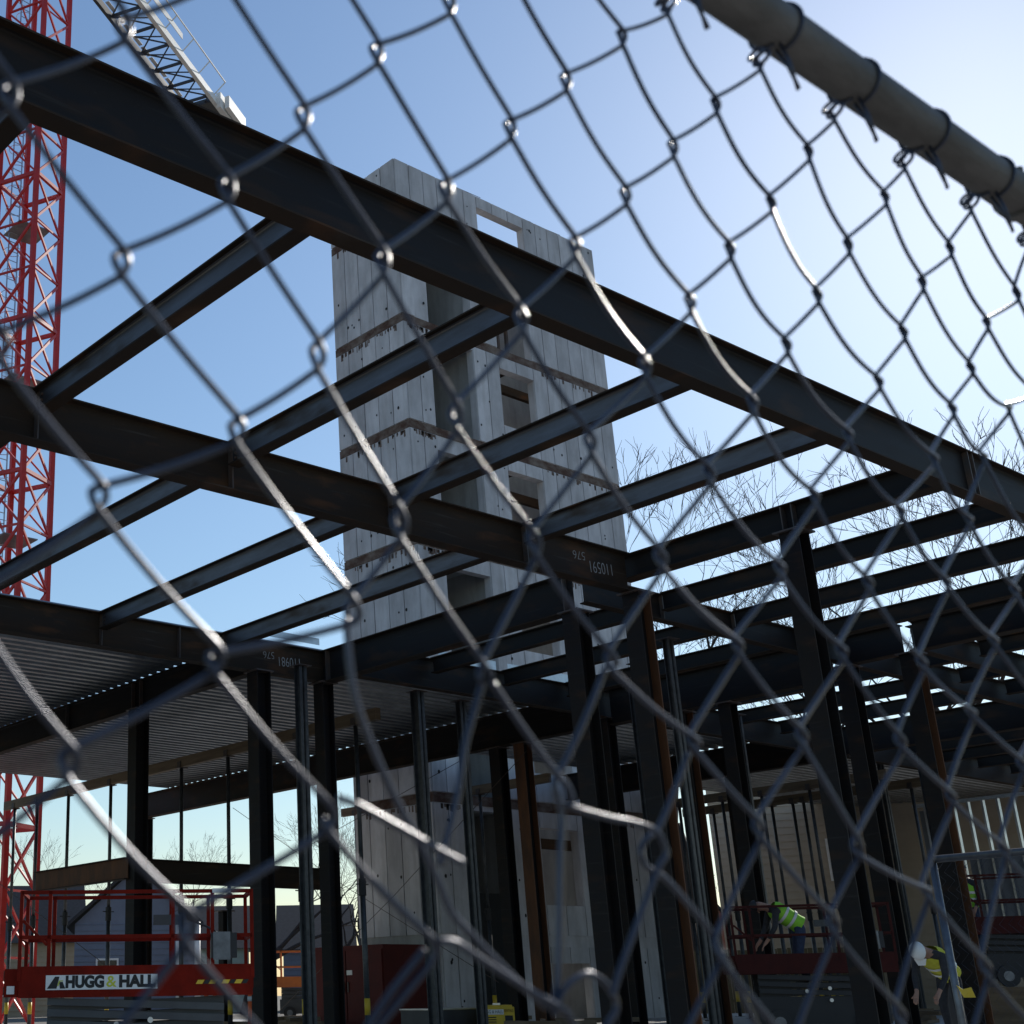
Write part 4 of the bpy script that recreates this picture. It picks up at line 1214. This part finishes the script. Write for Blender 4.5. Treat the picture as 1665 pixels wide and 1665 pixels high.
        br = MB(); br.add([cc + face * 0.11 + sd_ * 0.09, cc + face * 0.11 - sd_ * 0.09, cc + face * 0.20 - sd_ * 0.05 - up * 0.01, cc + face * 0.20 + sd_ * 0.05 - up * 0.01,
                           cc + face * 0.11 + sd_ * 0.09 - up * 0.012, cc + face * 0.11 - sd_ * 0.09 - up * 0.012, cc + face * 0.20 - sd_ * 0.05 - up * 0.02, cc + face * 0.20 + sd_ * 0.05 - up * 0.02],
                          [(0, 1, 2, 3), (7, 6, 5, 4), (0, 4, 5, 1), (1, 5, 6, 2), (2, 6, 7, 3), (3, 7, 4, 0)])
        br.build('brim', hat, ho_)
    else:
        hr = MB(); cc = c + up * 0.03 - face * 0.012; rr = []
        for i in range(5):
            ph_ = i / 4 * math.pi / 2 * 0.96
            rr.append([cc + up * (math.sin(ph_) * 0.10) + (face * math.cos(a) + sd_ * math.sin(a)) * (math.cos(ph_) * 0.094) for a in np.linspace(0, 2 * math.pi, 13)[:-1]])
        hr.v = [tuple(q) for g_ in rr for q in g_]
        for i in range(4):
            for j in range(12):
                hr.f.append((i * 12 + j, i * 12 + (j + 1) % 12, (i + 1) * 12 + (j + 1) % 12, (i + 1) * 12 + j))
        hr.f.append(tuple(48 + j for j in range(12)))
        hr.build('hair', M_BLACK, t, True)
    t.rotation_euler = (0, 0, ang); t.location = place; t.scale = (sc, sc, sc)
    return t
BEND = dict(pelvis=(-.05, 0, .95), waist=(.07, 0, 1.05), chest=(.32, 0, 1.20), neck=(.46, 0, 1.24), head0=(.55, 0, 1.26), head1=(.64, 0, 1.25), look=(.3, 0, -1),
            hipl=(-.04, .10, .9), hipr=(-.04, -.10, .9), kneel=(.05, .12, .5), kneer=(.02, -.12, .5), anklel=(-.04, .12, .09), ankler=(-.08, -.13, .09), toel=(.13, .14, .04), toer=(.1, -.15, .04),
            shl=(.36, .19, 1.17), shr=(.36, -.19, 1.17), ell=(.42, .22, .90), elr=(.45, -.22, .90), wrl=(.55, .16, .70), wrr=(.58, -.15, .70), pal=(.61, .15, .63), par=(.64, -.14, .63))
STAND = dict(pelvis=(0, 0, .96), waist=(.01, 0, 1.12), chest=(.01, 0, 1.34), neck=(.01, 0, 1.50), head0=(.03, 0, 1.60), head1=(.04, 0, 1.70), look=(1, 0, -.1),
             hipl=(0, .1, .9), hipr=(0, -.1, .9), kneel=(.03, .11, .5), kneer=(.02, -.11, .5), anklel=(-.02, .12, .09), ankler=(-.03, -.12, .09), toel=(.14, .14, .04), toer=(.13, -.15, .04),
             shl=(.0, .19, 1.40), shr=(.0, -.19, 1.40), ell=(.02, .25, 1.12), elr=(.06, -.25, 1.12), wrl=(.18, .22, .92), wrr=(.26, -.18, 1.02), pal=(.23, .21, .85), par=(.34, -.15, 1.02))
CROUCH = dict(pelvis=(-.14, 0, .52), waist=(-.02, 0, .66), chest=(.20, 0, .84), neck=(.33, 0, .93), head0=(.41, 0, .99), head1=(.48, 0, 1.06), look=(1, 0, -.6),
              hipl=(-.12, .10, .48), hipr=(-.12, -.10, .48), kneel=(.28, .17, .50), kneer=(.20, -.17, .30), anklel=(.10, .14, .09), ankler=(-.16, -.14, .09), toel=(.27, .16, .04), toer=(.02, -.16, .04),
              shl=(.22, .19, .83), shr=(.22, -.19, .83), ell=(.40, .24, .62), elr=(.44, -.20, .60), wrl=(.58, .16, .45), wrr=(.62, -.12, .40), pal=(.65, .15, .40), par=(.69, -.11, .34))
p = pol(31.55, 24.9)
person('worker in a lime vest bending forward on the lift behind the right posts', BEND, (p.x, p.y, GZ + 0.08 + 1.0 - 0.25), R(31.5 + 108), True, M_LIME)
p = pol(26.7, 22.5)
person('worker in a white hard hat and yellow gear bending down near the fence panel', BEND, (p.x, p.y, GZ + 0.01), R(27 + 150), True, M_HIVIS, hat=M_WHITE, legs=M_SHIRT)
p = pol(25.55, 30.2)
person('worker in a lime vest standing behind the rusty right column', STAND, (p.x, p.y, GZ + 1.25), R(25 + 150), True, M_LIME, hat=None)
tag(MB().box((p.x - 0.5, p.y - 0.5, GZ + 0.006), (p.x + 0.5, p.y + 0.5, GZ + 1.25)).build('work_platform', M_DGREY), 'dark work platform under the worker behind the right column', 'platform')
p = pol(64.05, 6.3)
person('worker in a dark hood and orange vest cut off at the lower left corner', STAND, (p.x, p.y, GN), R(64 + 60), True, M_HIOR, sc=0.95)

# ------------------------------------------------------------------ chain link fence, right in front
FD = 0.33
KN = [(1, 5, 0, 0)]
MEAS = [(9, 0, 1.651, 1.533), (11, 0, 1.918, 1.547), (13, 0, 2.154, 1.538), (15, 0, 2.407, 1.532), (10, 1, 1.753, 1.383), (12, 1, 2.035, 1.407), (14, 1, 2.297, 1.412), (8, 1, 1.512, 1.406),
        (9, 2, 1.608, 1.238), (11, 2, 1.876, 1.239), (13, 2, 2.114, 1.24), (15, 2, 2.376, 1.252), (7, 2, 1.356, 1.249), (5, 2, 1.119, 1.269),
        (8, 3, 1.467, 1.097), (10, 3, 1.726, 1.097), (12, 3, 1.974, 1.095), (14, 3, 2.259, 1.112), (16, 3, 2.507, 1.108), (6, 3, 1.221, 1.11), (4, 3, .976, 1.12),
        (7, 4, 1.334, .965), (9, 4, 1.594, .96), (11, 4, 1.848, .965), (13, 4, 2.13, .978), (15, 4, 2.391, .994), (5, 4, 1.084, .957), (3, 4, .85, .968), (1, 4, .603, .975),
        (8, 5, 1.461, .816), (10, 5, 1.722, .83), (12, 5, 1.992, .846), (14, 5, 2.278, .87), (6, 5, 1.207, .811), (4, 5, .966, .814), (2, 5, .739, .828), (0, 5, .475, .834),
        (7, 6, 1.32, .667), (9, 6, 1.581, .683), (11, 6, 1.854, .709), (13, 6, 2.118, .739), (5, 6, 1.072, .638), (3, 6, .86, .658), (1, 6, .606, .69),
        (8, 7, 1.44, .53), (10, 7, 1.725, .568), (6, 7, 1.192, .504), (4, 7, .97, .483), (2, 7, .748, .542), (7, 8, 1.314, .373), (9, 8, 1.588, .435), (5, 8, 1.088, .322), (3, 8, .896, .37), (1, 8, .587, .437),
        (11, 8, 1.856, .463), (8, 9, 1.462, .29), (10, 9, 1.712, .322), (2, 9, .719, .30), (12, 9, 1.978, .339), (1, 10, .565, .189), (3, 10, .853, .16), (9, 10, 1.577, .19), (7, 10, 1.357, .16),
        (11, 10, 1.806, .174), (2, 11, .687, .058), (4, 11, .979, .04), (16, 5, 2.478, .923), (17, 4, 2.637, 1.064), (17, 2, 2.625, 1.243), (18, 1, 2.811, 1.366), (0, 11, .47, .09), (13, 8, 2.091, .475), (14, 9, 2.223, .412)]
A_ = []; bx_ = []; bz_ = []
def basis(i, j):
    i = i / 10; j = j / 10
    return [1, i, j, i * i, i * j, j * j, i * i * j, i * j * j]
for (i, j, x, z) in MEAS:
    A_.append(basis(i, j)); bx_.append(x); bz_.append(z)
cxf = np.linalg.lstsq(np.array(A_), np.array(bx_), rcond=None)[0]
czf = np.linalg.lstsq(np.array(A_), np.array(bz_), rcond=None)[0]
mdict = {(i, j): (x, z) for i, j, x, z in MEAS}
def knuckle(i, j):
    if (i, j) in mdict:
        return mdict[(i, j)]
    b = np.array(basis(min(max(i, 0), 15), min(j, 11)))
    x = float(b @ cxf); z = float(b @ czf)
    if i > 15:
        x += (i - 15) * 0.127
    if i < 0:
        x += i * 0.127
    if j > 11:
        z -= (j - 11) * 0.14
    if j == 0:
        z = 1.536
    return (x, z)
fence = thing('chain_link_fence', 'torn galvanised chain link fence with a top rail close in front of the camera', 'fence', (0.6, FD, GN))
RZ = 1.66 * FD; RR = 0.0147
rail = MB().tube([(-1.5, FD, RZ), (4.0, FD, RZ)], RR, 28).build('top_rail', M_RAIL, fence, True)
WR = 0.00125
AY = 0.0030; EX = 0.0027; SW = 0.12
SKIP = {frozenset(e) for e in (((0, 11), (1, 12)), ((3, 8), (4, 9)), ((5, 8), (4, 9)), ((4, 9), (3, 10)), ((4, 9), (5, 10)), ((5, 8), (6, 9)), ((7, 8), (6, 9)), ((6, 9), (5, 10)), ((6, 9), (7, 10)),
                                ((5, 10), (4, 11)), ((5, 10), (6, 11)), ((7, 10), (6, 11)), ((8, 9), (7, 10)), ((7, 10), (8, 11)), ((4, 11), (5, 12)), ((6, 11), (5, 12)), ((6, 11), (7, 12)))}
def make_wires():
    for k in range(-4, 31):
        runs = []; cur = []
        for j in range(0, 16):
            i = k if (k + j) % 2 == 1 else k + 1
            ni = k + 1 if i == k else k
            a = knuckle(i, j); b = knuckle(ni, j + 1)
            if frozenset(((i, j), (ni, j + 1))) in SKIP:
                if len(cur) > 1:
                    runs.append(cur)
                cur = []
                continue
            sa_ = 1 if i == k + 1 else -1
            front = -1 if i == k else 1           # strands that fall to the right lie on the near side
            ax_, az_ = a[0] * FD + sa_ * EX, a[1] * FD
            bx2, bz2 = b[0] * FD - sa_ * EX, b[1] * FD
            N = 18
            for q in range(0 if not cur else 1, N + 1):
                u = q / N
                if u < SW:
                    s = u * u / (2 * SW)
                elif u > 1 - SW:
                    s = 1 - SW - (1 - u) ** 2 / (2 * SW)
                else:
                    s = u - SW / 2
                s /= 1 - SW
                yy = FD + front * AY * (math.sin(math.pi * u)) ** 0.55
                bow = (-(0.0024 + 0.0080 * max(0, min(1, (i - 4) / 6)) * max(0, min(1, (9 - j) / 4))) if front < 0 else -0.0009) * math.sin(math.pi * u)
                cur.append((ax_ + (bx2 - ax_) * s + (bow if front < 0 else -bow) * 0.8, yy, az_ + (bz2 - az_) * u + bow))
        if len(cur) > 1:
            runs.append(cur)
        for r_ in runs:
            MB().tube(r_, WR, 8).build('wire', M_WIRE, fence, True, fix=False)
make_wires()
def strand(pts, name='loose_wire', yoff=0.0, r=WR):
    P = [np.array([x * FD, FD + yoff, z * FD]) for x, z in pts]
    out = []
    n = len(P)
    for i in range(n - 1):
        p0, p1, p2, p3 = P[max(i - 1, 0)], P[i], P[i + 1], P[min(i + 2, n - 1)]
        for q in range(8):
            t_ = q / 8
            out.append(tuple(0.5 * ((2 * p1) + (-p0 + p2) * t_ + (2 * p0 - 5 * p1 + 4 * p2 - p3) * t_ ** 2 + (-p0 + 3 * p1 - 3 * p2 + p3) * t_ ** 3)))
    out.append(tuple(P[-1]))
    MB().tube(out, r, 8).build(name, M_WIRE, fence, True, fix=False)
strand([(.896, .37), (.899, .318), (.908, .275), (.941, .208), (.979, .151), (1.004, .114), (1.023, .079), (1.049, .057), (1.112, .011), (1.156, -.016)], yoff=0.004)
strand([(.858, .179), (.885, .173), (.929, .158), (.979, .14), (1.001, .132), (1.023, .125)], yoff=-0.003)
strand([(1.088, .321), (1.074, .293), (1.054, .25), (1.039, .199), (1.022, .158), (1.005, .123)], yoff=0.002)
strand([(1.088, .321), (1.141, .266), (1.177, .233), (1.198, .216), (1.206, .199)], yoff=-0.003)
strand([(1.313, .371), (1.262, .3), (1.222, .25), (1.199, .224), (1.202, .202), (1.205, .182), (1.196, .135), (1.181, .046), (1.172, .004), (1.158, -.018)], yoff=0.003)
strand([(1.195, .196), (1.218, .191), (1.271, .185), (1.304, .183), (1.345, .177), (1.359, .165), (1.363, .149), (1.346, .133), (1.302, .078), (1.26, .025), (1.239, -.006)], yoff=-0.003)
strand([(.984, .048), (1.007, .046), (1.047, .028), (1.108, .001), (1.156, -.018), (1.17, -.03), (1.2, -.08), (1.25, -.14)], yoff=-0.003)
strand([(1.157, -.024), (1.171, -.003), (1.191, .01), (1.217, .017), (1.242, .009), (1.258, -.008), (1.257, -.022), (1.239, -.038), (1.20, -.09), (1.15, -.16)], yoff=0.001)
strand([(1.46, .28), (1.417, .225), (1.379, .182), (1.355, .169), (1.34, .152), (1.349, .136), (1.379, .125), (1.421, .095), (1.462, .06), (1.50, .0), (1.53, -.05)], yoff=0.003)
strand([(.979, .04), (.93, .0), (.88, -.05), (.84, -.10)], yoff=0.003)
# tie wires round the rail, each with twisted ends and a hanging tail
for n_, (x, zb) in enumerate(((1.36, 1.545), (1.713, 1.552), (1.985, 1.569), (2.25, 1.585), (2.52, 1.579), (2.80, 1.578), (3.07, 1.578), (3.34, 1.578), (1.06, 1.55))):
    xc = x * FD
    pts = []
    for q in range(26):
        a = -math.pi / 2 + q / 25 * 2 * math.pi
        pts.append((xc + 0.004 * math.sin(a * 0.5) + q * 0.00016, FD + (RR + WR) * math.cos(a), RZ + (RR + WR) * math.sin(a)))
    tie = MB().tube(pts, WR, 7)
    tie.tube([(xc, FD - 0.003, RZ - RR - 0.001), (xc + 0.0015, FD - 0.006, RZ - RR - 0.016), (xc + 0.005, FD - 0.006, RZ - RR - 0.034)], 0.0011, 7)
    tie.build('tie_wire', M_WIRE, fence, True)
    t2 = MB().tube([(xc + 0.004, FD + 0.002, RZ - RR - 0.001), (xc + 0.0065, FD - 0.002, RZ - RR - 0.014), (xc + 0.011, FD - 0.004, RZ - RR - 0.029)], 0.0011, 7)
    t2.build('tie_tail', M_WIRE, fence, True)
    # knuckled loops of the top selvage hanging from the rail
    kx = (knuckle(7 + 2 * n_, 0) if n_ < 7 else knuckle(5, 0))
    for w_, (ox, rr_) in enumerate(((-0.003, 0.0052), (0.003, 0.0062))):
        tw_ = []
        for q in range(17):
            a = q / 16 * 2 * math.pi
            tw_.append((kx[0] * FD + ox + 0.0035 * math.cos(a), FD + rr_ * 0.8 * math.sin(a), kx[1] * FD + 0.004 + rr_ * math.cos(a)))
        MB().tube(tw_, WR * 0.95, 7, caps=False).build('selvage_loop', M_WIRE, fence, True)
# rail clamp seen on the top right
cl = MB().cyl((2.93 * FD, FD, RZ), (2.93 * FD + 0.012, FD, RZ), RR + 0.0025, 20)
cl.cyl((2.93 * FD + 0.006, FD - 0.004, RZ + RR + 0.001), (2.93 * FD + 0.006, FD - 0.004, RZ + RR + 0.008), 0.0035, 8)
cl.build('rail_clamp', M_RAIL, fence, False)
# fence posts outside the frame that carry the rail
for x in (-1.2, 1.9 + 1.9):
    MB().tube([(x, FD + 0.035, GN), (x, FD + 0.035, RZ + 0.03)], 0.02, 14).build('post', M_RAIL, fence, True)
